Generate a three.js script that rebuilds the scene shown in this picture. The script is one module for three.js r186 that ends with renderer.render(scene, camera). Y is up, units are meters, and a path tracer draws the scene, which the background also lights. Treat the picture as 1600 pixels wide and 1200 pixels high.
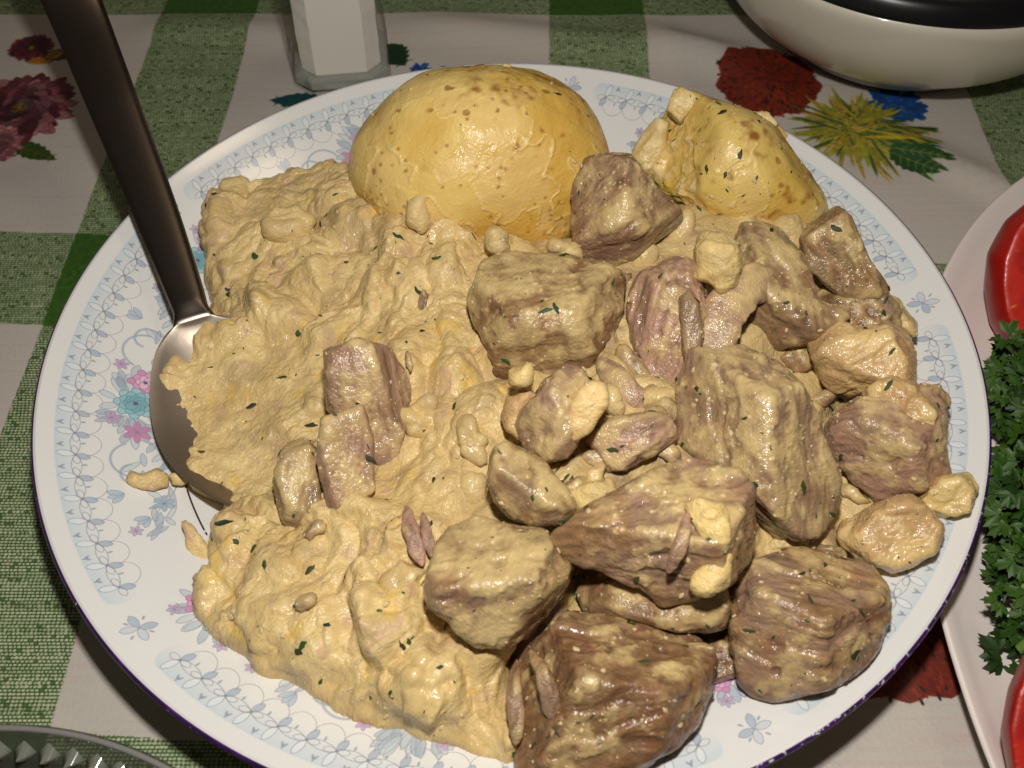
import * as THREE from 'three';
import { mergeVertices, mergeGeometries } from 'three/addons/utils/BufferGeometryUtils.js';

// ---------------------------------------------------------------- camera, light, exposure
const scene = new THREE.Scene();
const camera = new THREE.PerspectiveCamera(38.88, 4 / 3, 0.01, 20);
camera.position.set(0.0003, 0.2637, 0.1987);
camera.rotation.set(-0.905, 0, -0.0053, 'YXZ');
camera.focus = 0.305; camera.userData.fStop = 24;
camera.updateMatrixWorld(true);
const renderer = new THREE.WebGLRenderer({ antialias: true });
renderer.setSize(1024, 768);
renderer.toneMapping = THREE.LinearToneMapping;
renderer.toneMappingExposure = 1.0;
renderer.shadowMap.enabled = true;
scene.background = new THREE.Color(0.042, 0.035, 0.029);          // the dim room that surrounds the table

// the flash of the camera the photograph was taken with: above and to the right of its lens
const flash = new THREE.SpotLight(new THREE.Color(1.0, 0.962, 0.9), 0.285, 0, 1.0, 0.75, 2);
flash.name = 'camera_flash';
flash.position.set(0.004, 0.309, 0.142);
flash.target.position.set(0.005, 0.0, 0.005);
flash.castShadow = true; flash.shadow.radius = 0.45; flash.shadow.mapSize.set(2048, 2048);
flash.shadow.camera.near = 0.05; flash.shadow.camera.far = 2;
scene.add(flash, flash.target);
// weak warm ceiling lamp of the room
const ceilingLamp = new THREE.PointLight(new THREE.Color(1.0, 0.78, 0.55), 0.35);
ceilingLamp.name = 'ceiling_lamp_light'; ceilingLamp.position.set(0.4, 1.5, -0.5);
ceilingLamp.castShadow = true; ceilingLamp.shadow.radius = 5;
scene.add(ceilingLamp);

// ---------------------------------------------------------------- helpers
const { lerp, clamp, smoothstep } = THREE.MathUtils;
const ss = (x, a, b) => smoothstep(x, a, b);
function rng(seed) { let s = seed >>> 0; return () => { s = (s + 0x6d2b79f5) | 0; let t = Math.imul(s ^ (s >>> 15), 1 | s); t = (t + Math.imul(t ^ (t >>> 7), 61 | t)) ^ t; return ((t ^ (t >>> 14)) >>> 0) / 4294967296; }; }
const V = (x, y, z) => new THREE.Vector3(x, y, z);
const lin1 = (c) => { c /= 255; return c <= 0.04045 ? c / 12.92 : Math.pow((c + 0.055) / 1.055, 2.4); };
const C3 = (r, g, b, k = 1) => [lin1(r) * k, lin1(g) * k, lin1(b) * k];
const mix3 = (a, b, t) => [a[0] + (b[0] - a[0]) * t, a[1] + (b[1] - a[1]) * t, a[2] + (b[2] - a[2]) * t];
const mul3 = (a, k) => [a[0] * k, a[1] * k, a[2] * k];

const PERM = new Uint8Array(512);
{ const r = rng(77), p = [...Array(256).keys()]; for (let i = 255; i > 0; i--) { const j = Math.floor(r() * (i + 1)); [p[i], p[j]] = [p[j], p[i]]; } for (let i = 0; i < 512; i++) PERM[i] = p[i & 255]; }
const GX = new Float32Array(256), GY = new Float32Array(256), GZ = new Float32Array(256), HR = new Float32Array(256);
{ const r = rng(5); for (let i = 0; i < 256; i++) { let x, y, z, l; do { x = r() * 2 - 1; y = r() * 2 - 1; z = r() * 2 - 1; l = Math.hypot(x, y, z); } while (l > 1 || l < 0.1); GX[i] = x / l; GY[i] = y / l; GZ[i] = z / l; HR[i] = r(); } }
function noise(x, y, z) {                                         // gradient noise, about -1 .. 1
  const ix = Math.floor(x), iy = Math.floor(y), iz = Math.floor(z), fx = x - ix, fy = y - iy, fz = z - iz;
  const X = ix & 255, Y = iy & 255, Z = iz & 255;
  const u = fx * fx * fx * (fx * (fx * 6 - 15) + 10), v = fy * fy * fy * (fy * (fy * 6 - 15) + 10), w = fz * fz * fz * (fz * (fz * 6 - 15) + 10);
  const A = PERM[X] + Y, B = PERM[X + 1] + Y, AA = PERM[A & 255] + Z, AB = PERM[(A + 1) & 255] + Z, BA = PERM[B & 255] + Z, BB = PERM[(B + 1) & 255] + Z;
  const g = (h, a, b, c) => GX[h] * a + GY[h] * b + GZ[h] * c;
  const x00 = lerp(g(PERM[AA & 511], fx, fy, fz), g(PERM[BA & 511], fx - 1, fy, fz), u), x10 = lerp(g(PERM[AB & 511], fx, fy - 1, fz), g(PERM[BB & 511], fx - 1, fy - 1, fz), u);
  const x01 = lerp(g(PERM[(AA + 1) & 511], fx, fy, fz - 1), g(PERM[(BA + 1) & 511], fx - 1, fy, fz - 1), u), x11 = lerp(g(PERM[(AB + 1) & 511], fx, fy - 1, fz - 1), g(PERM[(BB + 1) & 511], fx - 1, fy - 1, fz - 1), u);
  return lerp(lerp(x00, x10, v), lerp(x01, x11, v), w) * 1.6;
}
function fbm(x, y, z, o = 3, g = 0.5) { let s = 0, a = 1, n = 0; for (let i = 0; i < o; i++) { s += a * noise(x, y, z); n += a; a *= g; x = x * 2.03 + 17.1; y = y * 2.03 + 3.7; z = z * 2.03 + 9.2; } return s / n; }
const WO = { f1: 0, f2: 0, id: 0 };
function worley(x, y, z) {                                        // F1, F2 and a random value of the nearest cell
  const ix = Math.floor(x), iy = Math.floor(y), iz = Math.floor(z); let f1 = 9, f2 = 9, id = 0;
  for (let k = -1; k <= 1; k++) for (let j = -1; j <= 1; j++) for (let i = -1; i <= 1; i++) {
    const h = PERM[(PERM[(PERM[(ix + i) & 255] + iy + j) & 255] + iz + k) & 255], h2 = PERM[h + 31], h3 = PERM[h + 87];
    const dx = ix + i + HR[h] - x, dy = iy + j + HR[h2] - y, dz = iz + k + HR[h3] - z, d = dx * dx + dy * dy + dz * dz;
    if (d < f1) { f2 = f1; f1 = d; id = HR[PERM[h + 140]]; } else if (d < f2) f2 = d;
  }
  WO.f1 = Math.sqrt(f1); WO.f2 = Math.sqrt(f2); WO.id = id; return WO;
}

// a point of the photograph (1600 x 1200) at a given height above the table
const rayOf = (px, py) => V(((px - 800) / 1700), -((py - 600) / 1700), -1).applyQuaternion(camera.quaternion);
const EYE = camera.position.clone();
function P(px, py, h) { const d = rayOf(px, py); return EYE.clone().addScaledVector(d, (h - EYE.y) / d.y); }

const used = new Map();
function numbered(name) { const n = used.get(name) || 0; used.set(name, n + 1); return n ? `${name}_${String(n).padStart(3, '0')}` : name; }
function shadows(m) { m.castShadow = true; m.receiveShadow = true; return m; }
function mesh(name, g, m, parent) { const o = shadows(new THREE.Mesh(g, m)); o.name = parent && parent !== scene ? name : numbered(name); (parent || scene).add(o); return o; }
function group(name, at = [0, 0, 0]) { const o = new THREE.Group(); o.name = numbered(name); o.position.set(...at); scene.add(o); return o; }
function tag(o, label, category, grp, kind) { if (label) o.userData.label = label; if (category) o.userData.category = category; if (grp) o.userData.group = grp; if (kind) o.userData.kind = kind; return o; }
function geo(pos, idx, col, uv) {
  const g = new THREE.BufferGeometry();
  g.setAttribute('position', new THREE.BufferAttribute(pos instanceof Float32Array ? pos : new Float32Array(pos), 3));
  if (col) g.setAttribute('color', new THREE.BufferAttribute(col instanceof Float32Array ? col : new Float32Array(col), 3));
  if (uv) g.setAttribute('uv', new THREE.BufferAttribute(uv instanceof Float32Array ? uv : new Float32Array(uv), 2));
  g.setIndex(idx instanceof Uint32Array ? new THREE.BufferAttribute(idx, 1) : idx); g.computeVertexNormals(); return g;
}
function canvasTex(c, srgb = true) { const t = new THREE.CanvasTexture(c); if (srgb) t.colorSpace = THREE.SRGBColorSpace; t.magFilter = THREE.LinearFilter; return t; }

// fine wet grain: 512 x 512, tiles
function grainTexture(seed, f0, kind) {
  const N = 512, d = new Uint8Array(N * N * 4), r = rng(seed), acc = new Float32Array(N * N);
  const layer = (cells, amp) => {
    const G = new Float32Array(cells * cells).map(() => r()), s = cells / N;
    for (let y = 0; y < N; y++) for (let x = 0; x < N; x++) {
      const u = x * s, v = y * s, i = Math.floor(u), j = Math.floor(v), a = u - i, b = v - j, p = a * a * (3 - 2 * a), q = b * b * (3 - 2 * b), i1 = (i + 1) % cells, j1 = (j + 1) % cells;
      acc[y * N + x] += amp * lerp(lerp(G[j * cells + i], G[j * cells + i1], p), lerp(G[j1 * cells + i], G[j1 * cells + i1], p), q);
    }
  };
  layer(f0, 0.5); layer(f0 * 2, 0.3); layer(f0 * 4, 0.2);
  for (let i = 0; i < N * N; i++) { let v = acc[i]; if (kind === 'ridge') v = 1 - Math.abs(v * 2 - 1); v = clamp(v, 0, 1) * 255; d[i * 4] = d[i * 4 + 1] = d[i * 4 + 2] = v; d[i * 4 + 3] = 255; }
  const t = new THREE.DataTexture(d, N, N); t.wrapS = t.wrapT = THREE.RepeatWrapping; t.magFilter = THREE.LinearFilter; t.needsUpdate = true; return t;
}
const grain = grainTexture(11, 32), grainSoft = grainTexture(12, 16), wet = grainTexture(13, 8);
wet.repeat.set(0.7, 0.7);

const M = {
  meat: new THREE.MeshPhysicalMaterial({ name: 'cooked meat', vertexColors: true, roughness: 0.5, roughnessMap: wet, specularIntensity: 1, bumpMap: grain, bumpScale: 0.00024 }),
  mash: new THREE.MeshPhysicalMaterial({ name: 'mash', vertexColors: true, roughness: 0.74, roughnessMap: wet, specularIntensity: 0.7, bumpMap: grain, bumpScale: 0.0003 }),
  potato: new THREE.MeshPhysicalMaterial({ name: 'boiled potato', vertexColors: true, roughness: 0.8, roughnessMap: wet, specularIntensity: 0.8, bumpMap: grain, bumpScale: 0.00014 }),
  tomato: new THREE.MeshPhysicalMaterial({ name: 'tomato', vertexColors: true, roughness: 0.42, clearcoat: 0.25, clearcoatRoughness: 0.2 }),
  steel: new THREE.MeshStandardMaterial({ name: 'steel', color: 0x746a62, metalness: 1, roughness: 0.32, bumpMap: grainSoft, bumpScale: 0.00001 }),
  spoonBowl: new THREE.MeshStandardMaterial({ name: 'worn steel', color: 0xa89c8e, metalness: 1, roughness: 0.48, bumpMap: grainSoft, bumpScale: 0.00002 }),
  herb: new THREE.MeshStandardMaterial({ name: 'chopped herb', color: new THREE.Color(0.024, 0.04, 0.012), roughness: 0.6 }),
  curd: new THREE.MeshStandardMaterial({ name: 'curd crumb', color: new THREE.Color(0.62, 0.47, 0.25), roughness: 0.6 }),
};


// ---------------------------------------------------------------- tablecloth: printed oilcloth, green checks and bunches of flowers
const CLOTH = { x0: -0.32, z0: -0.42, size: 0.64, N: 2048 };
function clothPrint() {
  const { x0, z0, size, N } = CLOTH, cv = document.createElement('canvas'); cv.width = cv.height = N;
  const c = cv.getContext('2d'), im = c.createImageData(N, N), d = im.data, mm = size / N * 1000;
  const edge = (v, a, b, s) => ss(v, a - s, a + s) * (1 - ss(v, b - s, b + s));
  for (let j = 0; j < N; j++) for (let i = 0; i < N; i++) {
    const X = x0 * 1000 + (i + 0.5) * mm, Z = z0 * 1000 + (j + 0.5) * mm;
    const wob = 0.5 * noise(X * 0.03, Z * 0.03, 1), x = X + 0.025 * Z + wob, z = Z - (X + 160) * lerp(0.012, 0.055, ss(Z, -190, -80)) + wob;
    const px = ((x + 152.5) % 164 + 164) % 164, pz = ((z + 77) % 174 + 174) % 174;
    const a = edge(px, 0, 40, 0.3), b = edge(pz, 0, 42, 0.3);
    // pale vinyl ground with faint pink printed streaks
    const streak = Math.pow(clamp(noise(X * 0.012, Z * 0.55, 3) * 0.9 + noise(X * 0.03, Z * 1.3, 8) * 0.5, 0, 1), 2);
    const n1 = noise(X * 0.9, Z * 0.9, 4) * 3;
    let r = 191 + n1, g = 183 + n1 - streak * 26, bl = 173 + n1 - streak * 18;
    const cover = Math.max(a, b);
    if (cover > 0) {
      // printed weave: pale knots in rows over green
      const row = Math.floor(Z / 0.98), zz = Z / 0.98 - row, sh = (PERM[row & 255] / 255) * 0.8 + (row & 1) * 0.5;
      const xc = X / 1.15 + sh + 0.22 * noise(X * 0.4, row * 3.1, 7), col = Math.floor(xc), xx = xc - col;
      const rnd = HR[PERM[(col & 255)] ^ (row & 255)], rowTone = 0.5 + 0.5 * noise(X * 0.02, row * 0.9, 21);
      const kn = 1 - ss(Math.hypot((xx - 0.5) * 1.1, (zz - 0.5) * 1.3), 0.31 + 0.15 * rnd, 0.5 + 0.18 * rnd);
      const t = clamp(kn * (0.72 + 0.32 * rowTone) * (rnd > 0.06 ? 1 : 0.35), 0, 1);
      let wr = lerp(48, 200, t), wg = lerp(76, 200, t), wb = lerp(32, 170, t);
      if (a > 0.5 && b > 0.5) { const k = 8 * noise(X * 0.8, Z * 2.0, 3) + 5 * noise(X * 3, Z * 3, 9); wr = 52 + k; wg = 88 + k; wb = 24 + k * 0.6; }
      r = lerp(r, wr, cover); g = lerp(g, wg, cover); bl = lerp(bl, wb, cover);
    }
    const o = (j * N + i) * 4; d[o] = r; d[o + 1] = g; d[o + 2] = bl; d[o + 3] = 255;
  }
  c.putImageData(im, 0, 0);
  const k = 1 / mm; c.setTransform(k, 0, 0, k, -x0 * 1000 * k, -z0 * 1000 * k);      // draw in millimetres
  const R = rng(31);
  const petal = (x, y, ang, len, w, fill, edgeC) => {
    c.save(); c.translate(x, y); c.rotate(ang); c.beginPath(); c.moveTo(0, 0);
    c.bezierCurveTo(len * 0.3, -w, len * 0.85, -w * 1.05, len, -w * 0.12); c.lineTo(len * 0.97, w * 0.1); c.bezierCurveTo(len * 0.85, w * 1.05, len * 0.3, w, 0, 0);
    c.fillStyle = fill; c.fill(); if (edgeC) { c.strokeStyle = edgeC; c.lineWidth = 0.28; c.stroke(); } c.restore();
  };
  const leaf = (x, y, ang, len, w, fill, vein) => {
    c.save(); c.translate(x, y); c.rotate(ang); c.beginPath(); c.moveTo(0, 0);
    const n = 7; for (let i = 1; i <= n; i++) { const t = i / n, ww = w * Math.sin(Math.PI * Math.pow(t, 0.8)); c.lineTo(len * (t - 0.05), -ww * 0.86); c.lineTo(len * t, -ww * 1.06); }
    for (let i = n - 1; i >= 0; i--) { const t = i / n, ww = w * Math.sin(Math.PI * Math.pow(t, 0.8)); c.lineTo(len * (t + 0.05), ww * 0.86); c.lineTo(len * t, ww * 1.06); }
    c.fillStyle = fill; c.fill(); c.strokeStyle = vein; c.lineWidth = 0.3; c.beginPath(); c.moveTo(0, 0); c.lineTo(len * 0.95, 0);
    for (let i = 2; i < n; i++) { c.moveTo(len * i / n - 1, 0); c.lineTo(len * i / n + 1, w * 0.6); c.moveTo(len * i / n - 1, 0); c.lineTo(len * i / n + 1, -w * 0.6); } c.stroke(); c.restore();
  };
  const rgb = (r, g, b) => `rgb(${r | 0},${g | 0},${b | 0})`;
  function zinnia(x, y, rad, tones) {
    for (let ring = 5; ring >= 0; ring--) {
      const n = 9 + ring * 4;
      for (let i = 0; i < n; i++) {
        const a = (i + R() * 0.6) / n * 6.283 + ring, len = rad * (0.28 + 0.145 * ring) * (0.88 + R() * 0.2), q = R(), dk = 0.55 + 0.45 * ring / 5;
        const t = tones[Math.floor(R() * tones.length)];
        petal(x, y, a, len, rad * 0.23 * (0.7 + 0.3 * q), rgb(t[0] * dk * (0.7 + 0.4 * q), t[1] * dk * (0.7 + 0.4 * q), t[2] * dk * (0.7 + 0.4 * q)), 'rgba(80,10,35,0.55)');
      }
    }
    for (let i = 0; i < 40; i++) { const a = R() * 6.28, q = R() * rad * 0.14; c.fillStyle = rgb(90 + R() * 70, 80 + R() * 50, 20); c.fillRect(x + Math.cos(a) * q, y + Math.sin(a) * q, 0.7, 0.7); }
  }
  function strawflower(x, y, rx, ry) {
    c.save(); c.translate(x, y); c.scale(1, ry / rx);
    c.beginPath(); for (let i = 0; i <= 60; i++) { const a = i / 60 * 6.283, q = rx * (1 + 0.04 * Math.sin(a * 13) + 0.03 * Math.sin(a * 7)); c.lineTo(Math.cos(a) * q, Math.sin(a) * q); } c.fillStyle = 'rgb(104,30,14)'; c.fill();
    for (let i = 0; i < 420; i++) { const a = R() * 6.283, q = Math.sqrt(R()) * rx * 0.96, dk = R(); petal(Math.cos(a) * q, Math.sin(a) * q, a + R() - 0.5, 1.2 + R() * 1.6, 0.5, dk > 0.32 ? rgb(100 + R() * 48, 26 + R() * 24, 10 + R() * 10) : rgb(38, 14, 8)); }
    c.restore();
  }
  function cornflower(x, y, rad) { for (let i = 0; i < 26; i++) { const a = i / 13 * 6.283 + R() * 0.4, q = R(); petal(x, y, a, rad * (0.6 + 0.5 * q), rad * 0.2, rgb(12 + 20 * q, 50 + 34 * R(), 105 + 55 * R())); } for (let i = 0; i < 24; i++) { c.fillStyle = R() > 0.5 ? 'rgb(30,20,70)' : 'rgb(150,150,190)'; c.fillRect(x + (R() - 0.5) * rad * 0.7, y + (R() - 0.5) * rad * 0.7, 0.5, 0.5); } }
  function thistle(x, y, rad) {
    for (let i = 0; i < 16; i++) { const a = -0.25 + R() * 1.25, l = rad * (0.75 + R() * 0.5); petal(x + rad * 0.1, y + rad * 0.05, a, l, 1.2 + R() * 1.2, rgb(24 + R() * 26, 58 + R() * 30, 26)); }
    for (let i = 0; i < 300; i++) {
      const a = R() * 6.283, e = 0.75 + 0.35 * Math.max(0, Math.cos(a - 0.5)), l = rad * e * (0.45 + R() * 0.55), y0 = R();
      const f = y0 > 0.45 ? rgb(136 + R() * 44, 122 + R() * 36, 34 + R() * 26) : y0 > 0.2 ? rgb(118 + R() * 20, 118 + R() * 20, 34) : rgb(62, 84, 38);
      petal(x + (R() - 0.5) * rad * 0.3, y + (R() - 0.5) * rad * 0.3, a, l, 0.6 + R() * 0.5, f);
    }
    for (let i = 0; i < 90; i++) { const a = R() * 6.283, q = Math.sqrt(R()) * rad * 0.34; petal(x + Math.cos(a) * q, y + Math.sin(a) * q, a, 1.8, 0.35, R() > 0.5 ? 'rgb(190,160,60)' : 'rgb(120,104,24)'); }
  }
  const pinks = [[150, 84, 88], [120, 54, 62], [172, 116, 114], [88, 34, 42]];
  // bunch on the left
  leaf(-187, -125, 0.45, 22, 4.4, 'rgb(44,66,16)', 'rgb(96,92,26)'); leaf(-196, -176, -0.5, 12, 4, 'rgb(30,70,30)', 'rgb(20,40,20)'); leaf(-196, -178, 0.2, 12, 3, 'rgb(180,120,30)', 'rgb(120,70,20)');
  zinnia(-196, -186, 9, [[120, 40, 50], [90, 30, 40]]); zinnia(-190, -146, 22, pinks); zinnia(-194, -124, 12, [[164, 104, 102], [184, 132, 126]]);
  leaf(-190, -179, -0.25, 16, 4.2, 'rgb(40,60,24)', 'rgb(20,30,10)'); leaf(-188, -178, -0.75, 9, 2.6, 'rgb(190,130,34)', 'rgb(120,70,20)');
  // leaves round the shaker
  leaf(-70, -149, 3.2, 24, 5.6, 'rgb(10,66,66)', 'rgb(6,40,48)'); leaf(-71, -147, 2.7, 6, 2.4, 'rgb(190,120,20)', 'rgb(120,70,10)');
  leaf(-52, -186, 0.9, 17, 7, 'rgb(16,50,26)', 'rgb(8,30,14)'); cornflower(-36, -169, 5.5); cornflower(-27, -168, 4.5);
  // bunch on the right, behind the plate
  cornflower(148, -146, 12); cornflower(154, -142, 9); strawflower(102, -160, 20, 21);
  leaf(88, -146, 2.6, 8, 2.6, 'rgb(10,70,90)', 'rgb(6,40,50)'); thistle(130, -131, 29);
  leaf(140, -118, 0.65, 21, 5.5, 'rgb(22,66,26)', 'rgb(140,130,60)'); leaf(140, -120, 0.42, 22, 3, 'rgb(30,72,34)', 'rgb(140,130,60)');
  // red flower under the plate's right side, others out of sight
  strawflower(100, 66, 25, 27); thistle(60, 60, 22); cornflower(-30, -20, 12); zinnia(-60, 30, 20, pinks); thistle(240, 40, 26);
  const id = c.getImageData(0, 0, N, N), e = id.data;
  for (let j = 0; j < N; j++) for (let i = 0; i < N; i++) { const o = (j * N + i) * 4, sat = Math.max(e[o], e[o + 1], e[o + 2]) - Math.min(e[o], e[o + 1], e[o + 2]); if (sat < 45) continue; const X = i * mm, Z = j * mm, k = 1 + 0.16 * noise(X * 0.5, Z * 0.5, 2) + 0.14 * noise(X * 1.6, Z * 1.6, 5); e[o] *= k; e[o + 1] *= k; e[o + 2] *= k; }
  c.putImageData(id, 0, 0);
  c.setTransform(1, 0, 0, 1, 0, 0); c.filter = 'blur(0.6px)'; c.drawImage(cv, 0, 0, N, 1250, 0, 0, N, 1250); c.filter = 'none';
  const t = canvasTex(cv); return t;
}
{
  const nx = 150, nz = 150, pos = [], uv = [], idx = [], { x0, z0, size } = CLOTH;
  const ridge = (x, z, ax, az, bx, bz, w, h) => { const dx = bx - ax, dz = bz - az, L = Math.hypot(dx, dz), t = ((x - ax) * dx + (z - az) * dz) / (L * L), d = ((x - ax) * dz - (z - az) * dx) / L; return h * Math.exp(-d * d / (w * w)) * ss(t, -0.15, 0.15) * (1 - ss(t, 0.85, 1.15)); };
  for (let j = 0; j <= nz; j++) for (let i = 0; i <= nx; i++) {
    const x = x0 + size * i / nx, z = z0 + size * j / nz, r = Math.hypot(x, z);
    let y = 0.0011 * (1 + fbm(x * 14, 0.5, z * 14, 2)) * ss(r, 0.09, 0.16);
    y += ridge(x, z, 0.135, -0.135, 0.2, -0.075, 0.006, 0.0035) + ridge(x, z, -0.04, -0.2, 0.1, -0.175, 0.009, 0.004) + ridge(x, z, 0.05, -0.2, 0.11, -0.15, 0.008, 0.003) + ridge(x, z, -0.15, -0.2, -0.06, -0.192, 0.008, 0.003);
    pos.push(x, y - 0.0022, z); uv.push(i / nx, 1 - j / nz);
    if (i < nx && j < nz) { const a = j * (nx + 1) + i; idx.push(a, a + nx + 1, a + 1, a + 1, a + nx + 1, a + nx + 2); }
  }
  const m = new THREE.MeshPhysicalMaterial({ name: 'oilcloth', map: clothPrint(), roughness: 0.5, clearcoat: 0.25, clearcoatRoughness: 0.35 });
  const bump = grainSoft.clone(); bump.repeat.set(60, 60); m.bumpMap = bump; m.bumpScale = 0.0001;
  tag(mesh('tablecloth', geo(pos, idx, null, uv), m), 'oilcloth printed with green checks and bunches of flowers, spread under the plate', 'tablecloth');
}

// ---------------------------------------------------------------- the dinner plate
const PLATE = [[0, 0.0085], [0.03, 0.0085], [0.068, 0.0086], [0.08, 0.0095], [0.09, 0.0122], [0.098, 0.0158], [0.108, 0.0203], [0.118, 0.0247], [0.126, 0.0281], [0.1295, 0.0297]];
function plateY(r) { for (let i = 1; i < PLATE.length; i++) if (r <= PLATE[i][0]) { const [a, b] = [PLATE[i - 1], PLATE[i]]; return lerp(a[1], b[1], (r - a[0]) / (b[0] - a[0])); } return 0.0297; }
function platePrint() {
  const N = 2048, half = 132, cv = document.createElement('canvas'); cv.width = cv.height = N; const c = cv.getContext('2d');
  c.fillStyle = 'rgb(228,227,224)'; c.fillRect(0, 0, N, N);
  const k = N / (2 * half); c.setTransform(k, 0, 0, k, N / 2, N / 2); c.lineCap = 'round';
  const D = Math.PI / 180, R = rng(8);
  const at = (deg, r, f) => { c.save(); c.rotate(deg * D); c.translate(r, 0); f(); c.restore(); };      // local x outward, local y along the rim
  // pale blue band
  const band = (a0, a1) => { for (let i = 0; i < 26; i++) { const t = i / 25, e = 1.2 * Math.sqrt(Math.max(0, 1 - (2 * t - 1) ** 2)); c.beginPath(); c.arc(0, 0, 117.2 + 8 * t, (a0 - e) * D, (a1 + e) * D); c.lineWidth = 0.42; c.strokeStyle = `rgba(158,190,214,${0.02 + 0.36 * t ** 1.5})`; c.stroke(); } };
  const ink = 'rgba(108,114,134,0.8)', blue = 'rgba(152,170,194,0.85)';
  const leafShape = (l, w) => { c.beginPath(); c.moveTo(0, 0); c.bezierCurveTo(l * 0.3, -w, l * 0.8, -w, l, 0); c.bezierCurveTo(l * 0.8, w, l * 0.3, w, 0, 0); };
  const oneLeaf = (x, y, a, l, w, fill, lw = 0.16) => { c.save(); c.translate(x, y); c.rotate(a); leafShape(l, w); if (fill) { c.fillStyle = fill; c.fill(); } c.strokeStyle = ink; c.lineWidth = lw; c.stroke(); c.restore(); };
  const U = 3.5;
  const unit = (deg, last) => at(deg, 120.6, () => {
    oneLeaf(0, 0, 0.25, 4.6, 1.3, 'rgba(235,240,244,0.5)'); oneLeaf(0, 0, Math.PI + 0.35, 3.6, 1.25, blue);
    oneLeaf(0, 0, 1.45, 3.1, 1.1, null); oneLeaf(0, 0, -1.7, 3.1, 1.1, null);
    c.fillStyle = ink; c.beginPath(); c.arc(0, 0, 0.4, 0, 7); c.fill();
    if (last) return;
    c.strokeStyle = ink; c.lineWidth = 0.15;
    for (const s of [-1, 1]) { c.beginPath(); c.moveTo(0, 0); c.bezierCurveTo(s * 1.6, 2, s * 1.6 - 0.2, 5.3, -0.2, 7.35); c.stroke(); }
    c.beginPath(); c.moveTo(-2.6, -0.6); c.bezierCurveTo(-7.4, 0.6, -7.4, 6.4, -2.8, 7); c.stroke();
    for (const [x, y, a] of [[2.6, 3.0, 0.5], [3.1, 3.7, 0], [2.6, 4.4, -0.5], [-2.6, 3.7, 0]]) oneLeaf(x, y, a, 1.2, 0.3, 'rgba(118,130,158,0.75)', 0.1);
  });
  const littleFlower = (deg) => at(deg, 122.4, () => { for (const [a, f] of [[0.3, 0], [1.55, 1], [-1.5, 0], [Math.PI + 0.3, 1]]) oneLeaf(0, 0, a, 4.2, 1.35, f ? blue : 'rgba(180,194,210,0.6)'); for (const a of [0.95, 2.4, -0.6, -2.2]) oneLeaf(Math.cos(a) * 2.4, Math.sin(a) * 2.4, a, 1.3, 0.3, 'rgba(118,130,158,0.75)', 0.1); });
  for (let s = 0; s < 5; s++) { const a0 = -8 + 72 * s, from = a0 + 6.2, n = 17; band(from - 1, from + n * U + 1); for (let i = 0; i <= n; i++) unit(from + i * U, i === n); littleFlower(a0); }
  // bouquets inside the band
  const star = (x, y, r, col) => { for (let i = 0; i < 6; i++) oneLeaf(x, y, i * 1.047 + x, r, r * 0.32, col, 0.14); c.fillStyle = ink; c.beginPath(); c.arc(x, y, r * 0.15, 0, 7); c.fill(); };
  const rose = (x, y, r, n, col, edge) => { for (let ring = 2; ring >= 0; ring--) for (let i = 0; i < n; i++) { const a = (i + ring * 0.5) / n * 6.283, q = r * (0.28 + 0.27 * ring); c.beginPath(); c.ellipse(x + Math.cos(a) * q, y + Math.sin(a) * q, r * 0.36, r * 0.3, a, 0, 7); c.fillStyle = col[ring]; c.fill(); c.strokeStyle = edge; c.lineWidth = 0.16; c.stroke(); } c.fillStyle = 'rgb(60,60,80)'; c.beginPath(); c.arc(x, y, r * 0.14, 0, 7); c.fill(); };
  const scroll = (pts, w) => { c.beginPath(); c.moveTo(pts[0], pts[1]); c.bezierCurveTo(...pts.slice(2)); c.lineWidth = w; c.strokeStyle = 'rgba(154,170,188,0.6)'; c.stroke(); c.lineWidth = 0.15; c.strokeStyle = ink; c.stroke(); };
  const tulip = (x, y, a, s) => { c.save(); c.translate(x, y); c.rotate(a); for (const q of [-0.5, 0, 0.5]) oneLeaf(0, 0, q, 4.2 * s, 1.1 * s, 'rgba(160,184,208,0.8)', 0.15); c.restore(); };
  const G = ['rgba(160,176,194,0.6)', 'rgba(140,162,186,0.6)', 'rgba(182,196,208,0.6)'];
  const bouquet = (deg, flip) => at(deg, 106, () => {
    c.scale(1, flip);
    for (let i = 0; i < 44; i++) { const a = R() * 6.28, q = 2 + R() * 4.4; oneLeaf(1.5 + Math.cos(a) * q * 0.8, Math.sin(a) * q * 1.7, a + R() - 0.5, 4 + R() * 3.2, 1.1 + R() * 0.5, G[i % 3], 0.16); }
    rose(-1.4, 8.2, 3.9, 5, ['rgb(226,178,206)', 'rgb(214,146,190)', 'rgb(200,124,176)'], 'rgb(150,70,130)');
    rose(0.6, 0.4, 4.6, 8, ['rgb(96,160,176)', 'rgb(122,178,190)', 'rgb(146,196,204)'], 'rgb(60,110,130)');
    star(-0.6, -9.6, 3.8, 'rgba(196,104,158,0.9)'); star(5, 13.6, 2.1, 'rgba(190,140,190,0.9)'); star(6, -5.6, 2.3, 'rgba(190,140,190,0.9)');
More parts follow.
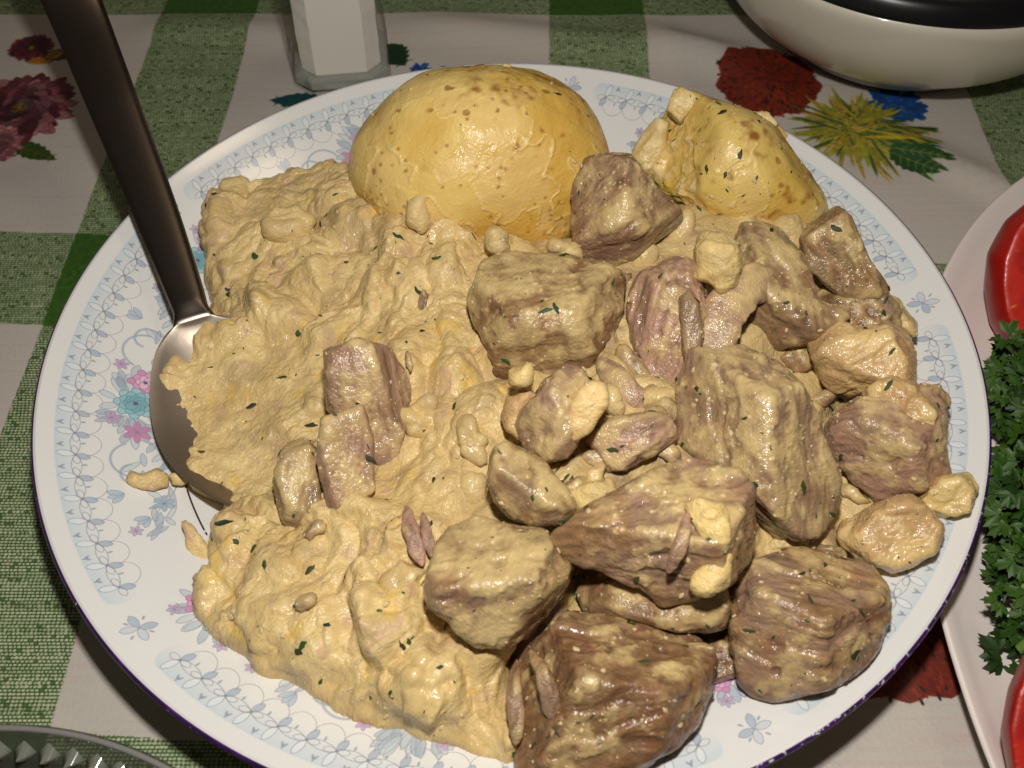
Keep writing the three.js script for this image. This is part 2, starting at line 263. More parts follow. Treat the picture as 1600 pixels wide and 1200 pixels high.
    for (const s of [1, -1]) {
      scroll([-2, 12 * s, -9, 14 * s, -10, 24 * s, -3, 27 * s], 1.1); scroll([-3, 27 * s, 2, 29 * s, 4, 22 * s, 0, 21 * s], 0.9); scroll([2, 14 * s, 8, 18 * s, 4, 26 * s, -2, 25 * s], 0.8);
      scroll([-6, 13 * s, -13, 20 * s, -13, 30 * s, -7, 35 * s], 0.5); scroll([-7, 22 * s, -12, 27 * s, -9, 33 * s, -6, 40 * s], 0.25);
      for (let i = 0; i < 20; i++) oneLeaf(-2 - R() * 10, (12 + i * 1.5) * s, (R() - 0.5) * 2 + 1.5 * s, 3.6 + R() * 3.5, 0.8 + R() * 0.5, G[i % 3], 0.15);
      tulip(0.5, 31 * s, 0.5 * s, 1); tulip(-6, 38 * s, 0.9 * s, 0.9); star(-9, 33 * s, 2.8, 'rgba(140,170,200,0.9)'); star(-3.5, 43 * s, 1.8, 'rgba(184,150,190,0.8)');
    }
  });
  const posy = (deg) => at(deg, 108.5, () => {
    for (let i = 0; i < 18; i++) { const a = R() * 6.28; oneLeaf(-1 + Math.cos(a) * 2.5, Math.sin(a) * 5, a + R() - 0.5, 4.5 + R() * 2.5, 1.1 + R() * 0.5, G[i % 3], 0.16); }
    rose(-1, 4.6, 3.3, 5, ['rgb(226,178,206)', 'rgb(214,146,190)', 'rgb(200,124,176)'], 'rgb(150,70,130)'); rose(-1.6, -2.6, 3.9, 8, ['rgb(96,160,176)', 'rgb(122,178,190)', 'rgb(146,196,204)'], 'rgb(60,110,130)');
    star(4.6, 6.5, 1.9, 'rgba(184,150,190,0.8)'); star(2.6, -9, 2, 'rgba(184,150,190,0.8)'); scroll([-3, -7, -2, -12, -8, -14, -9, -9], 0.5);
  });
  for (let s = 0; s < 5; s++) { bouquet(-8 + 72 * s + 36.6, 1); posy(-8 + 72 * s - 3); }
  c.fillStyle = 'rgba(228,227,224,0.26)'; c.fillRect(-half, -half, 2 * half, 2 * half);
  // worn dark verge line round the well
  for (let i = 0; i < 720; i++) if (noise(i * 0.31, 4.2, 1) > -0.28) { c.beginPath(); c.arc(0, 0, 96, i * 0.5 * D, (i * 0.5 + 0.42) * D); c.lineWidth = 0.42; c.strokeStyle = 'rgb(34,28,30)'; c.stroke(); }
  return canvasTex(cv);
}
function latheGeo(profile, seg, planar) {
  const pos = [], uv = [], idx = [], n = profile.length;
  for (let j = 0; j <= seg; j++) { const a = j / seg * Math.PI * 2, ca = Math.cos(a), sa = Math.sin(a); for (let i = 0; i < n; i++) { const [r, y] = profile[i]; pos.push(r * ca, y, r * sa); if (planar) uv.push(0.5 + r * ca / planar, 0.5 - r * sa / planar); else uv.push(j / seg, i / (n - 1)); } }
  for (let j = 0; j < seg; j++) for (let i = 0; i < n - 1; i++) { const a = j * n + i, b = a + n; idx.push(a, b, a + 1, b, b + 1, a + 1); }
  return geo(pos, idx, null, uv);
}
function smoothProfile(p, n) { const cv = new THREE.CatmullRomCurve3(p.map(([r, y]) => V(r, y, 0)), false, 'centripetal'); return cv.getPoints(n).map((v) => [Math.max(v.x, 0), v.y]); }
const porcelain = new THREE.MeshPhysicalMaterial({ name: 'printed porcelain', map: platePrint(), roughness: 0.42, clearcoat: 0.7, clearcoatRoughness: 0.12 });
const whiteGlaze = new THREE.MeshPhysicalMaterial({ name: 'white glaze', color: new THREE.Color(0.66, 0.64, 0.6), roughness: 0.4, clearcoat: 0.6, clearcoatRoughness: 0.12 });
const plate = group('dinner_plate');
tag(plate, 'white porcelain dinner plate with blue garland border and purple edge, heaped with food', 'dinner plate');
mesh('plate_dish', latheGeo([[0, 0.0085], ...smoothProfile(PLATE.slice(1), 60)], 300, 0.264), porcelain, plate);
mesh('underside', latheGeo([[0.1293, 0.0268], [0.125, 0.0243], [0.118, 0.0208], [0.108, 0.0163], [0.098, 0.0118], [0.09, 0.0082], [0.08, 0.0055], [0.0745, 0.0045], [0.0735, 0.0005], [0.0705, 0.0005], [0.0695, 0.0042], [0, 0.0045]], 200), whiteGlaze, plate);
{
  // painted lustre line on the lip, rubbed through in places
  const W = 2048, Hh = 32, cv = document.createElement('canvas'); cv.width = W; cv.height = Hh; const c = cv.getContext('2d'), im = c.createImageData(W, Hh);
  for (let y = 0; y < Hh; y++) for (let x = 0; x < W; x++) {
    const a = x / W * Math.PI * 2, v = y / Hh, fx = Math.cos(a), fz = Math.sin(a), worn = 0.45 * noise(fx * 90, v * 3, fz * 90) + 0.55 * noise(fx * 420, v * 6, fz * 420);
    const lower = 0.26 * ss(fz, 0.1, 0.5) * ss(fx, -0.2, 0.4), on = worn < 0.55 - lower && v < 0.84 && v > 0.16 + 0.06 * noise(fx * 60, 3, fz * 60);
    const tone = 0.8 + 0.3 * noise(fx * 30, 1, fz * 30), o = (y * W + x) * 4;
    const p = v < 0.16 ? [190, 176, 150] : on ? [70 * tone, 30 * tone, 104 * tone] : [214, 210, 208];
    im.data[o] = p[0]; im.data[o + 1] = p[1]; im.data[o + 2] = p[2]; im.data[o + 3] = 255;
  }
  c.putImageData(im, 0, 0);
  const lip = latheGeo([[0.1295, 0.0297], [0.1302, 0.0298], [0.1308, 0.0294], [0.131, 0.0287], [0.1309, 0.0280], [0.1304, 0.0272], [0.1293, 0.0268]], 300);
  mesh('rim_band', lip, new THREE.MeshPhysicalMaterial({ name: 'purple lustre', map: canvasTex(cv), roughness: 0.35, clearcoat: 0.6, clearcoatRoughness: 0.1 }), plate);
}

// ---------------------------------------------------------------- food: shapes
// unit ball as a cube grid, vertices shared along its edges
const ballCache = new Map();
function unitBall(n) {
  if (ballCache.has(n)) return ballCache.get(n);
  const key = new Map(), dir = [], idx = [];
  for (let f = 0; f < 6; f++) {
    const at = [];
    for (let j = 0; j <= n; j++) for (let i = 0; i <= n; i++) {
      const a = Math.tan((i / n - 0.5) * Math.PI / 2), b = Math.tan((j / n - 0.5) * Math.PI / 2);
      const v = [[1, a, b], [-1, b, a], [b, 1, a], [a, -1, b], [a, b, 1], [b, a, -1]][f], l = Math.hypot(...v), d = v.map((q) => q / l);
      let id = -1, k = null;
      if (i === 0 || j === 0 || i === n || j === n) { k = d.map((q) => Math.round(q * 1e6)).join(); if (key.has(k)) id = key.get(k); }
      if (id < 0) { id = dir.length / 3; dir.push(...d); if (k) key.set(k, id); }
      at.push(id);
    }
    for (let j = 0; j < n; j++) for (let i = 0; i < n; i++) { const a = at[j * (n + 1) + i], b = at[j * (n + 1) + i + 1], c = at[(j + 1) * (n + 1) + i], d = at[(j + 1) * (n + 1) + i + 1]; idx.push(a, b, d, a, d, c); }
  }
  const r = { dir: new Float32Array(dir), idx: new Uint32Array(idx) }; ballCache.set(n, r); return r;
}
const smin = (a, b, k) => { const h = clamp(0.5 + 0.5 * (b - a) / k, 0, 1); return lerp(b, a, h) - k * h * (1 - h); };

// surface looks: return [displacement along the normal, r, g, b]
const SAUCE = C3(216, 190, 132), SAUCE2 = C3(194, 168, 116), MEATS = [C3(144, 110, 77), C3(148, 119, 90), C3(122, 88, 60), C3(152, 121, 98), C3(152, 124, 87)], CREAM = C3(238, 210, 152), RED = C3(142, 88, 62), PINK = C3(180, 138, 120);
const ledge = (n, a) => ss(n, -a * 0.5, a);
function meatLook(S) {
  const s = S.seed * 3.17, fd = S.fibre, base = MEATS[S.tone % 5], other = MEATS[(S.tone + S.seed) % 5], cov = S.sauce ?? 0, fa = S.fibreAmp ?? 1;
  return (p, n) => {
    const x = p.x, y = p.y, z = p.z;
    const wx = x + 0.0022 * noise(x * 110, y * 110, z * 110 + s), wy = y + 0.0022 * noise(x * 110 + 31, y * 110, z * 110 + s), wz = z + 0.0022 * noise(x * 110, y * 110 + 17, z * 110 + s);
    const al = wx * fd.x + wy * fd.y + wz * fd.z, qx = wx - al * fd.x * 0.92, qy = wy - al * fd.y * 0.92, qz = wz - al * fd.z * 0.92;
    const f0 = noise(qx * 230 + s, qy * 230, qz * 230), f1 = noise(qx * 560 + s, qy * 560, qz * 560), f2 = noise(qx * 1400 + s, qy * 1400, qz * 1400), f3 = noise(qx * 2600 + s, qy * 2600, qz * 2600);
    const big = noise(x * 70 + s, y * 70, z * 70), lump = fbm(x * 130 + s, y * 130, z * 130, 3);
    const m0 = fbm(x * 120 - s, y * 120, z * 120, 4, 0.6) * 1.25 + 0.28 * f0 + cov + 0.42 * (n.y - 0.5) + 0.2 * lump;
    const film = ss(m0, -0.4, 0.25), thick = ss(m0, 0.06, 0.2), heavy = ss(m0, 0.2, 0.6);
    const g1 = noise(x * 800, y * 800, z * 800 + s), g2 = noise(x * 1900, y * 1900, z * 1900 + s);
    worley(x * 480 + s, y * 480, z * 480); const gr = WO.id > 0.76 ? 1 - ss(WO.f1, 0.1, 0.34) : 0, grOn = gr * ss(m0, -0.3, 0.1);
    const groove = ss(-f1, 0.35, 0.85) * (1 - thick), torn = ledge(f0, 0.3);
    const d = 0.0003 * big + 0.0004 * lump + 0.0004 * fa * torn * (1 - heavy) + (1 - thick * 0.7) * fa * (0.00013 * f1 + 0.00009 * f2 - 0.00028 * groove) + thick * 0.00022 + heavy * 0.0005 + 0.00006 * g1 + 0.00004 * g2 + grOn * 0.00022;
    let c = mix3(base, other, ss(fbm(x * 80 + s, y * 80, z * 80 + 5, 2), -0.2, 0.25));
    c = mix3(c, RED, (S.red ?? 0.35) * ss(noise(x * 120 + s, y * 120, z * 120 + 40) + 0.3 * f0, 0.12, 0.5)); c = mix3(c, MEATS[3], 0.3 * ss(noise(x * 170, y * 170, z * 170 + s * 3), 0.1, 0.5));
    if (S.pink) c = mix3(c, PINK, S.pink * clamp(0.75 + 0.7 * f0, 0, 1)); c = mul3(c, 0.92 + Math.min(fa, 1) * (0.26 * f1 + 0.28 * f2 + 0.2 * f3) + 0.1 * g1); c = mix3(c, mul3(MEATS[2], 0.7), 0.55 * groove);
    const sc = mix3(SAUCE, SAUCE2, clamp(0.5 + 0.9 * fbm(x * 160, y * 160, z * 160 + s, 2), 0, 1));
    c = mix3(c, sc, clamp(film * (0.22 + 0.24 * f1 + 0.16 * g1) + thick * 0.26 + heavy * 0.34, 0, 0.95)); c = mix3(c, CREAM, grOn * 0.75);
    const mot = 1 + 0.07 * g2; return [d, c[0] * mot, c[1] * mot, c[2] * mot];
  };
}
const MA = [C3(228, 200, 140), C3(212, 180, 120), C3(238, 212, 154), C3(226, 190, 106), C3(206, 170, 132), C3(188, 162, 116)];
function lumps(x, y, z, smear = 0) {                               // soft rounded clods with ledges
  const k = 1 - smear, a = 0.006, wx = x + a * noise(x * 55, y * 55, z * 55), wy = y + a * noise(x * 55 + 9, y * 55, z * 55), wz = z + a * noise(x * 55, y * 55 + 5, z * 55);
  const bil = (f, o) => { const n = noise(wx * f + o, wy * f, wz * f); return Math.sqrt(n * n + 0.006); };
  const b1 = bil(44, 3), n1 = noise(wx * 82 + 11, wy * 82, wz * 82), n2 = noise(wx * 165 + 7, wy * 165, wz * 165);
  worley(wx * 88, wy * 88, wz * 88); const c1 = 0.62 - WO.f1 * WO.f1, i1 = WO.id; worley(wx * 235 + 3, wy * 235, wz * 235); const c2 = 0.6 - WO.f1 * WO.f1, i2 = WO.id;
  const sel = ss(noise(x * 40, y * 40, z * 40 + 30), -0.35, 0.25);
  const rough = fbm(x * 300, y * 300, z * 300, 3, 0.6), gr = noise(x * 900, y * 900, z * 900), gr2 = noise(x * 2100, y * 2100, z * 2100);
  const d = k * (0.0066 * (b1 - 0.3) + 0.0058 * c1 * (0.35 + 0.65 * sel) * (0.5 + i1) + 0.0021 * c2 * (0.3 + 0.9 * i2) + 0.0014 * ledge(n1, 0.16) * sel + 0.0007 * ledge(n2, 0.2) * sel - 0.001) + 0.00042 * rough * (0.4 + 0.6 * k) + 0.00011 * gr * (0.6 + 0.8 * sel) + 0.00007 * gr2;
  return { d, rough, gr, gr2, n2, sel };
}
function mashColour(x, y, z, L) {
  let c = mix3(MA[0], MA[1], clamp(0.5 + 1.3 * fbm(x * 70, y * 70, z * 70, 3), 0, 1)); c = mix3(c, MA[2], ss(L.rough, 0.0, 0.4) * 0.45 + 0.25 * ss(L.n2, 0.1, 0.5));
  c = mix3(c, MA[5], ss(fbm(x * 95, y * 95 + 33, z * 95, 2), 0.14, 0.4) * 0.6);
  const yb = fbm(x * 130 + 50, y * 130, z * 130, 2); c = mix3(c, MA[3], ss(yb, 0.32, 0.5) * 0.75);
  const pk = fbm(x * 150, y * 150 + 70, z * 150, 2); c = mix3(c, MA[4], ss(pk, 0.28, 0.45) * 0.65);
  worley(x * 430, y * 430, z * 430 + 9); const dot = WO.id > 0.8 ? 1 - ss(WO.f1, 0.1, 0.36) : 0; c = mix3(c, CREAM, dot * 0.65);
  c = mul3(c, 0.91 + 0.06 * L.gr + 0.04 * L.gr2); return [c, dot];
}
function mashLook(S) { const s = S.seed * 0.31; return (p) => { const L = lumps(p.x + s, p.y, p.z, S.smear ?? 0.4), [c, dot] = mashColour(p.x + s, p.y, p.z, L); return [L.d * (S.amp ?? 0.8) + dot * 0.0003, ...mul3(c, S.k ?? 1)]; }; }
function creamLook(S) { const s = S.seed * 1.7; return (p) => { const x = p.x, y = p.y, z = p.z, a = fbm(x * 130 + s, y * 130, z * 130, 3), b = noise(x * 900, y * 900, z * 900), e = ledge(noise(x * 190 + s, y * 190, z * 190), 0.2), c = mix3(mix3(C3(208, 178, 112), C3(230, 202, 138), 0.5 + 0.7 * a), SAUCE2, ss(noise(x * 150 + s, y * 150, z * 150 + 9), 0.15, 0.6) * 0.7); return [a * 0.0012 + e * 0.0005 + b * 0.0001, ...c]; }; }
function patty(S) { const s = S.seed * 1.3; return (p, n) => { const x = p.x, y = p.y, z = p.z, a = fbm(x * 170 + s, y * 170, z * 170, 4, 0.6), g = noise(x * 1000, y * 1000, z * 1000), e = ledge(noise(x * 120 + s, y * 120, z * 120), 0.2), m = ss(fbm(x * 90 + s, y * 90, z * 90, 2), -0.3, 0.35); let c = mix3(C3(190, 154, 106), C3(220, 188, 128), m); c = mix3(c, CREAM, ss(a, 0.15, 0.5) * 0.5); return [a * 0.0011 + e * 0.0009 + g * 0.00012, ...mul3(c, 1 + 0.12 * g)]; }; }

// a solid piece: outline seen from the table's front, own thickness and cut faces
const foodPieces = [];
function piece(S) {
  const c2 = S.o.reduce((a, q) => [a[0] + q[0] / S.o.length, a[1] + q[1] / S.o.length], [0, 0]), cx = S.c?.[0] ?? c2[0], cy = S.c?.[1] ?? c2[1];
  const O = P(cx, cy, S.h), w = EYE.clone().sub(O).normalize(), u = V(0, 1, 0).cross(w).normalize(), v = w.clone().cross(u);
  const poly = S.o.map(([px, py]) => { const d = rayOf(px, py), t = O.clone().sub(EYE).dot(w) / d.dot(w), q = EYE.clone().addScaledVector(d, t).sub(O); return [q.dot(u), q.dot(v)]; });
  const NT = 360, rho = new Float32Array(NT);
  for (let i = 0; i < NT; i++) {
    const a = i / NT * 2 * Math.PI, ca = Math.cos(a), sa = Math.sin(a); let far = 0;
    for (let k = 0; k < poly.length; k++) { const [x1, y1] = poly[k], [x2, y2] = poly[(k + 1) % poly.length], ex = x2 - x1, ey = y2 - y1, den = ca * ey - sa * ex; if (Math.abs(den) < 1e-12) continue; const t = (x1 * ey - y1 * ex) / den, q = (x1 * sa - y1 * ca) / den; if (q >= 0 && q <= 1 && t > far) far = t; }
    rho[i] = far || 0.002;
  }
  const sm = S.round ?? 3, rs = new Float32Array(NT);
  for (let i = 0; i < NT; i++) { let a = 0, ws = 0; for (let k = -Math.ceil(3 * sm); k <= 3 * sm; k++) { const g = Math.exp(-k * k / (2 * sm * sm)); a += g * rho[(i + k + NT * 4) % NT]; ws += g; } rs[i] = a / ws; }
  const mean = rs.reduce((a, b) => a + b, 0) / NT, T = S.t ?? mean * 0.7, TB = S.tb ?? T, p = S.p ?? 3.4, R = rng(S.seed * 991 + 7);
  const n = clamp(Math.round(mean * Math.PI / 2 / (S.res ?? 0.00042)), 10, 110), ball = unitBall(n), N = ball.dir.length / 3;
  const radius = (a, b, c) => { let th = Math.atan2(b, a) / (2 * Math.PI) * NT; if (th < 0) th += NT; const i = Math.floor(th), f = th - i, ro = lerp(rs[i % NT], rs[(i + 1) % NT], f), s = Math.hypot(a, b); return Math.pow(Math.pow(s / ro, p) + Math.pow(Math.abs(c) / (c > 0 ? T : TB), p), -1 / p); };
  const cuts = [...(S.cuts || [])]; for (let i = 0; i < (S.facets ?? 0); i++) cuts.push([R() * 360, 30 + R() * 50, 0.7 + R() * 0.16]);
  if (S.flat) cuts.push([S.seed * 67, 12, S.flat]);
  const planes = cuts.map(([az, tilt, f]) => { const a = az * Math.PI / 180, t = tilt * Math.PI / 180, nn = [Math.sin(t) * Math.cos(a), Math.sin(t) * Math.sin(a), Math.cos(t)]; let sup = 0; for (let i = 0; i < N; i += 7) { const d = [ball.dir[i * 3], ball.dir[i * 3 + 1], ball.dir[i * 3 + 2]], q = d[0] * nn[0] + d[1] * nn[1] + d[2] * nn[2]; if (q > 0.2) sup = Math.max(sup, radius(...d) * q); } return [...nn, sup * f]; });
  const pos = new Float32Array(N * 3), uv = new Float32Array(N * 2), col = new Float32Array(N * 3), kk = S.edge ?? mean * 0.07;
  for (let i = 0; i < N; i++) {
    const a = ball.dir[i * 3], b = ball.dir[i * 3 + 1], c = ball.dir[i * 3 + 2]; let r = radius(a, b, c);
    for (const q of planes) { const dn = a * q[0] + b * q[1] + c * q[2]; if (dn > 0.05) r = smin(r, q[3] / dn, kk); }
    const A = r * a, B = r * b, Cc = r * c;
    pos[i * 3] = A * u.x + B * v.x + Cc * w.x; pos[i * 3 + 1] = A * u.y + B * v.y + Cc * w.y; pos[i * 3 + 2] = A * u.z + B * v.z + Cc * w.z;
    uv[i * 2] = (A + Cc * 0.4) / 0.02; uv[i * 2 + 1] = (B + Cc * 0.3) / 0.02;
  }
  const g = geo(pos, ball.idx, col, uv), nrm = g.attributes.normal.array;
  if (S.fa !== undefined) { const a = S.fa * Math.PI / 180, t = (S.ft ?? 0) * Math.PI / 180; S.fibre = V(0, 0, 0).addScaledVector(u, Math.cos(a) * Math.cos(t)).addScaledVector(v, Math.sin(a) * Math.cos(t)).addScaledVector(w, Math.sin(t)); } else S.fibre = V(R() - 0.5, R() - 0.5, R() - 0.5).normalize();
  const look = (S.look || meatLook)(S), pw = V(0, 0, 0), nw = V(0, 0, 0);
  for (let i = 0; i < N; i++) {
    pw.set(pos[i * 3] + O.x, pos[i * 3 + 1] + O.y, pos[i * 3 + 2] + O.z); nw.set(nrm[i * 3], nrm[i * 3 + 1], nrm[i * 3 + 2]);
    const [d, r, gg, b] = look(pw, nw, [pos[i * 3] * u.x + pos[i * 3 + 1] * u.y + pos[i * 3 + 2] * u.z, pos[i * 3] * v.x + pos[i * 3 + 1] * v.y + pos[i * 3 + 2] * v.z, pos[i * 3] * w.x + pos[i * 3 + 1] * w.y + pos[i * 3 + 2] * w.z]);
    pos[i * 3] += nw.x * d; pos[i * 3 + 1] += nw.y * d; pos[i * 3 + 2] += nw.z * d; col[i * 3] = clamp(r, 0, 1); col[i * 3 + 1] = clamp(gg, 0, 1); col[i * 3 + 2] = clamp(b, 0, 1);
  }
  g.computeVertexNormals();
  const m = mesh(S.name, g, S.mat || M.meat, S.parent); m.position.copy(O);
  if (S.label) tag(m, S.label, S.cat, S.group);
  foodPieces.push({ m, herbs: S.herbs ?? 1, crumbs: S.crumbs ?? 1 });
  return m;
}
// a strand: path of [px, py, height], width and thickness in metres
function strand(S) {
  const cv = new THREE.CatmullRomCurve3(S.path.map((q) => P(...q))), n = 70, k = 28, pos = [], col = [], uv = [], idx = [], fr = V(0, 0, 0);
  const look = (S.look || meatLook)({ fibreAmp: 1, ...S, fibre: cv.getPoint(1).sub(cv.getPoint(0)).normalize() });
  const O = cv.getPoint(0.5);
  for (let i = 0; i <= n; i++) {
    const t = i / n, c = cv.getPoint(t), tan = cv.getTangent(t), w = EYE.clone().sub(c).normalize(), side = tan.clone().cross(w).normalize(), up = side.clone().cross(tan).normalize();
    const e = Math.pow(Math.max(1 - Math.pow(Math.abs(2 * t - 1), S.blunt ?? 2.4), 0.0008), 0.6), W = S.w * e * (1 + 0.2 * noise(t * 6, S.seed, 1)), H = S.th * e;
    for (let j = 0; j < k; j++) { const a = j / k * 2 * Math.PI, x = Math.sign(Math.cos(a)) * Math.pow(Math.abs(Math.cos(a)), 0.75) * W, y = Math.sign(Math.sin(a)) * Math.pow(Math.abs(Math.sin(a)), 0.75) * H, q = c.clone().addScaledVector(side, x).addScaledVector(up, y), nn = side.clone().multiplyScalar(Math.cos(a)).addScaledVector(up, Math.sin(a)); const [d, r, g, b] = look(q, nn); q.addScaledVector(nn, d * 0.8 * e).sub(O); pos.push(q.x, q.y, q.z); col.push(clamp(r, 0, 1), clamp(g, 0, 1), clamp(b, 0, 1)); uv.push(x / 0.02, t * 2); }
  }
  for (let i = 0; i < n; i++) for (let j = 0; j < k; j++) { const a = i * k + j, b = i * k + (j + 1) % k; idx.push(a, b, a + k, b, b + k, a + k); }
  const m = mesh(S.name, geo(pos, idx, col, uv), S.mat || M.meat, S.parent); m.position.copy(O); if (S.label) tag(m, S.label, S.cat, S.group);
  foodPieces.push({ m, herbs: 0.3, crumbs: 0.4 }); return m;
}

// ---------------------------------------------------------------- the heaps that lie on the plate: mash, and the sauce under the meat
const topOf = new Map();
function heap(S) {
  const out = S.outline.map(([px, py, h]) => { const q = P(px, py, h ?? 0.02); return [q.x, q.z]; });
  const ctl = S.heights.map(([px, py, h]) => { const q = P(px, py, h); return [q.x, q.z, h]; });
  const tight = (S.tight || []).map(([px, py, h, r]) => [P(px, py, h), r]);
  let x0 = 9, x1 = -9, z0 = 9, z1 = -9; for (const [x, z] of out) { x0 = Math.min(x0, x); x1 = Math.max(x1, x); z0 = Math.min(z0, z); z1 = Math.max(z1, z); }
  const st = S.step, nx = Math.ceil((x1 - x0) / st) + 2, nz = Math.ceil((z1 - z0) / st) + 2, pos = new Float32Array((nx + 1) * (nz + 1) * 3), col = new Float32Array(pos.length), uv = new Float32Array((nx + 1) * (nz + 1) * 2), sd = new Float32Array((nx + 1) * (nz + 1));
  for (let j = 0; j <= nz; j++) for (let i = 0; i <= nx; i++) {
    const x = x0 - st + i * st, z = z0 - st + j * st, wx = x + 0.003 * fbm(x * 90, 1, z * 90, 2), wz = z + 0.003 * fbm(x * 90, 7, z * 90, 2); let best = 1e9, ins = false;
    for (let k = 0, l = out.length - 1; k < out.length; l = k++) { const [ax, az] = out[l], [bx, bz] = out[k], ex = bx - ax, ez = bz - az, t = clamp(((wx - ax) * ex + (wz - az) * ez) / (ex * ex + ez * ez), 0, 1); best = Math.min(best, Math.hypot(wx - ax - t * ex, wz - az - t * ez)); if ((az > wz) !== (bz > wz) && wx < (bx - ax) * (wz - az) / (bz - az) + ax) ins = !ins; }
    const d = ins ? best : -best, o = j * (nx + 1) + i; sd[o] = d;
    let hs = 0, ws = 0; for (const [cx, cz, h] of ctl) { const q = 1 / (((x - cx) ** 2 + (z - cz) ** 2) + 2.5e-5) ** 1.5; hs += q * h; ws += q; }
    const base = plateY(Math.hypot(x, z)), tg = tight.reduce((a, [c, r]) => Math.max(a, 1 - ss(Math.hypot(c.x - x, c.z - z), r * 0.6, r)), 0), e = clamp(d / lerp(S.shoulder, 0.0035, tg), 0, 1), y = base - 0.0015 + Math.max(hs / ws - base + 0.0015, 0.002) * Math.pow(1 - (1 - e) ** 2.6, 0.62) - (d < 0 ? 0.004 : 0);
    pos[o * 3] = x; pos[o * 3 + 1] = y; pos[o * 3 + 2] = z; uv[o * 2] = x / 0.02; uv[o * 2 + 1] = z / 0.02;
  }
  const idx = []; for (let j = 0; j < nz; j++) for (let i = 0; i < nx; i++) { const a = j * (nx + 1) + i, b = a + nx + 1; if (Math.max(sd[a], sd[a + 1], sd[b], sd[b + 1]) > -0.002) idx.push(a, b, a + 1, a + 1, b, b + 1); }
  const g = geo(pos, idx, col, uv), nr = g.attributes.normal.array, smear = (S.smears || []).map(([px, py, h, r]) => [P(px, py, h), r]);
  for (let o = 0; o < sd.length; o++) {
    const x = pos[o * 3], y = pos[o * 3 + 1], z = pos[o * 3 + 2], k = ss(sd[o], -0.001, 0.004); let sm = 0; for (const [c, r] of smear) sm = Math.max(sm, 1 - ss(Math.hypot(c.x - x, c.z - z), r * 0.7, r * 1.15));
    const L = lumps(x, y, z, sm * 0.86), [c, dot] = mashColour(x, y, z, L); let d = (L.d * S.amp + dot * 0.00025) * k, cc = c;
    if (sm > 0) d += sm * (0.0004 * noise(x * 90 + z * 60, 3, (z - x * 0.35) * 360) + 0.0011 * fbm(x * 150, 4, z * 150, 3));
    if (S.colour) cc = S.colour(x, y, z, c);
    pos[o * 3] += nr[o * 3] * d; pos[o * 3 + 1] += nr[o * 3 + 1] * d; pos[o * 3 + 2] += nr[o * 3 + 2] * d; col[o * 3] = clamp(cc[0], 0, 1); col[o * 3 + 1] = clamp(cc[1], 0, 1); col[o * 3 + 2] = clamp(cc[2], 0, 1);
  }
  g.computeVertexNormals(); const m = mesh(S.name, g, M.mash);
  topOf.set(m, (x, z) => { const i = clamp(Math.round((x - x0 + st) / st), 0, nx), j = clamp(Math.round((z - z0 + st) / st), 0, nz); return pos[(j * (nx + 1) + i) * 3 + 1]; }); tag(m, S.label, S.cat); foodPieces.push({ m, herbs: S.herbs ?? 1, crumbs: S.crumbs ?? 1 }); return m;
}
const mash = heap({ name: 'mashed_peas', label: 'lumpy pale yellow mash heaped over the left half of the dinner plate', cat: 'mash', step: 0.0004, shoulder: 0.0095, amp: 1.0, herbs: 0.75,
  outline: [[322, 400], [335, 350], [380, 305], [430, 292, 0.024], [470, 268, 0.026], [520, 258, 0.028], [560, 262, 0.03], [640, 290, 0.03], [700, 320, 0.03], [800, 380, 0.03], [850, 430, 0.03], [850, 560], [860, 640], [860, 760], [800, 860], [790, 950], [800, 1010], [815, 1080], [830, 1190], [790, 1215], [720, 1180], [680, 1168], [600, 1150], [545, 1138], [520, 1110], [470, 1080], [400, 1045], [340, 1005], [308, 960], [303, 925], [335, 875], [318, 830], [330, 790], [345, 770], [300, 745], [270, 700], [266, 700], [248, 650], [258, 602], [290, 552], [318, 522], [330, 500], [318, 450]],
  heights: [[350, 390, 0.03], [400, 325, 0.032], [480, 290, 0.034], [540, 290, 0.035], [420, 430, 0.03], [520, 400, 0.036], [600, 420, 0.041], [620, 350, 0.041], [680, 400, 0.042], [450, 500, 0.028], [560, 520, 0.038], [660, 540, 0.041], [720, 480, 0.042], [440, 590, 0.0275], [332, 520, 0.0285], [365, 550, 0.0278], [310, 556, 0.0266], [335, 575, 0.0225], [385, 590, 0.0235], [275, 600, 0.0232], [302, 610, 0.0224], [262, 655, 0.0224], [300, 640, 0.0198], [345, 640, 0.0196], [392, 650, 0.021], [440, 660, 0.0258], [350, 690, 0.0188], [296, 690, 0.0172], [292, 715, 0.0206], [340, 740, 0.0202], [395, 735, 0.0198], [430, 720, 0.0225], [480, 640, 0.028], [560, 780, 0.035], [440, 840, 0.029], [640, 760, 0.038], [740, 640, 0.042], [600, 940, 0.039], [400, 920, 0.033], [660, 1050, 0.037], [760, 1110, 0.029], [370, 985, 0.03], [430, 1030, 0.03], [720, 840, 0.037], [540, 1070, 0.032], [460, 900, 0.034], [650, 870, 0.038], [600, 1120, 0.03], [690, 1140, 0.029], [335, 930, 0.027]],
  tight: [[285, 630, 0.022, 0.022], [310, 710, 0.02, 0.018]],
  smears: [[330, 650, 0.022, 0.017], [400, 600, 0.024, 0.018], [380, 720, 0.021, 0.014]] });
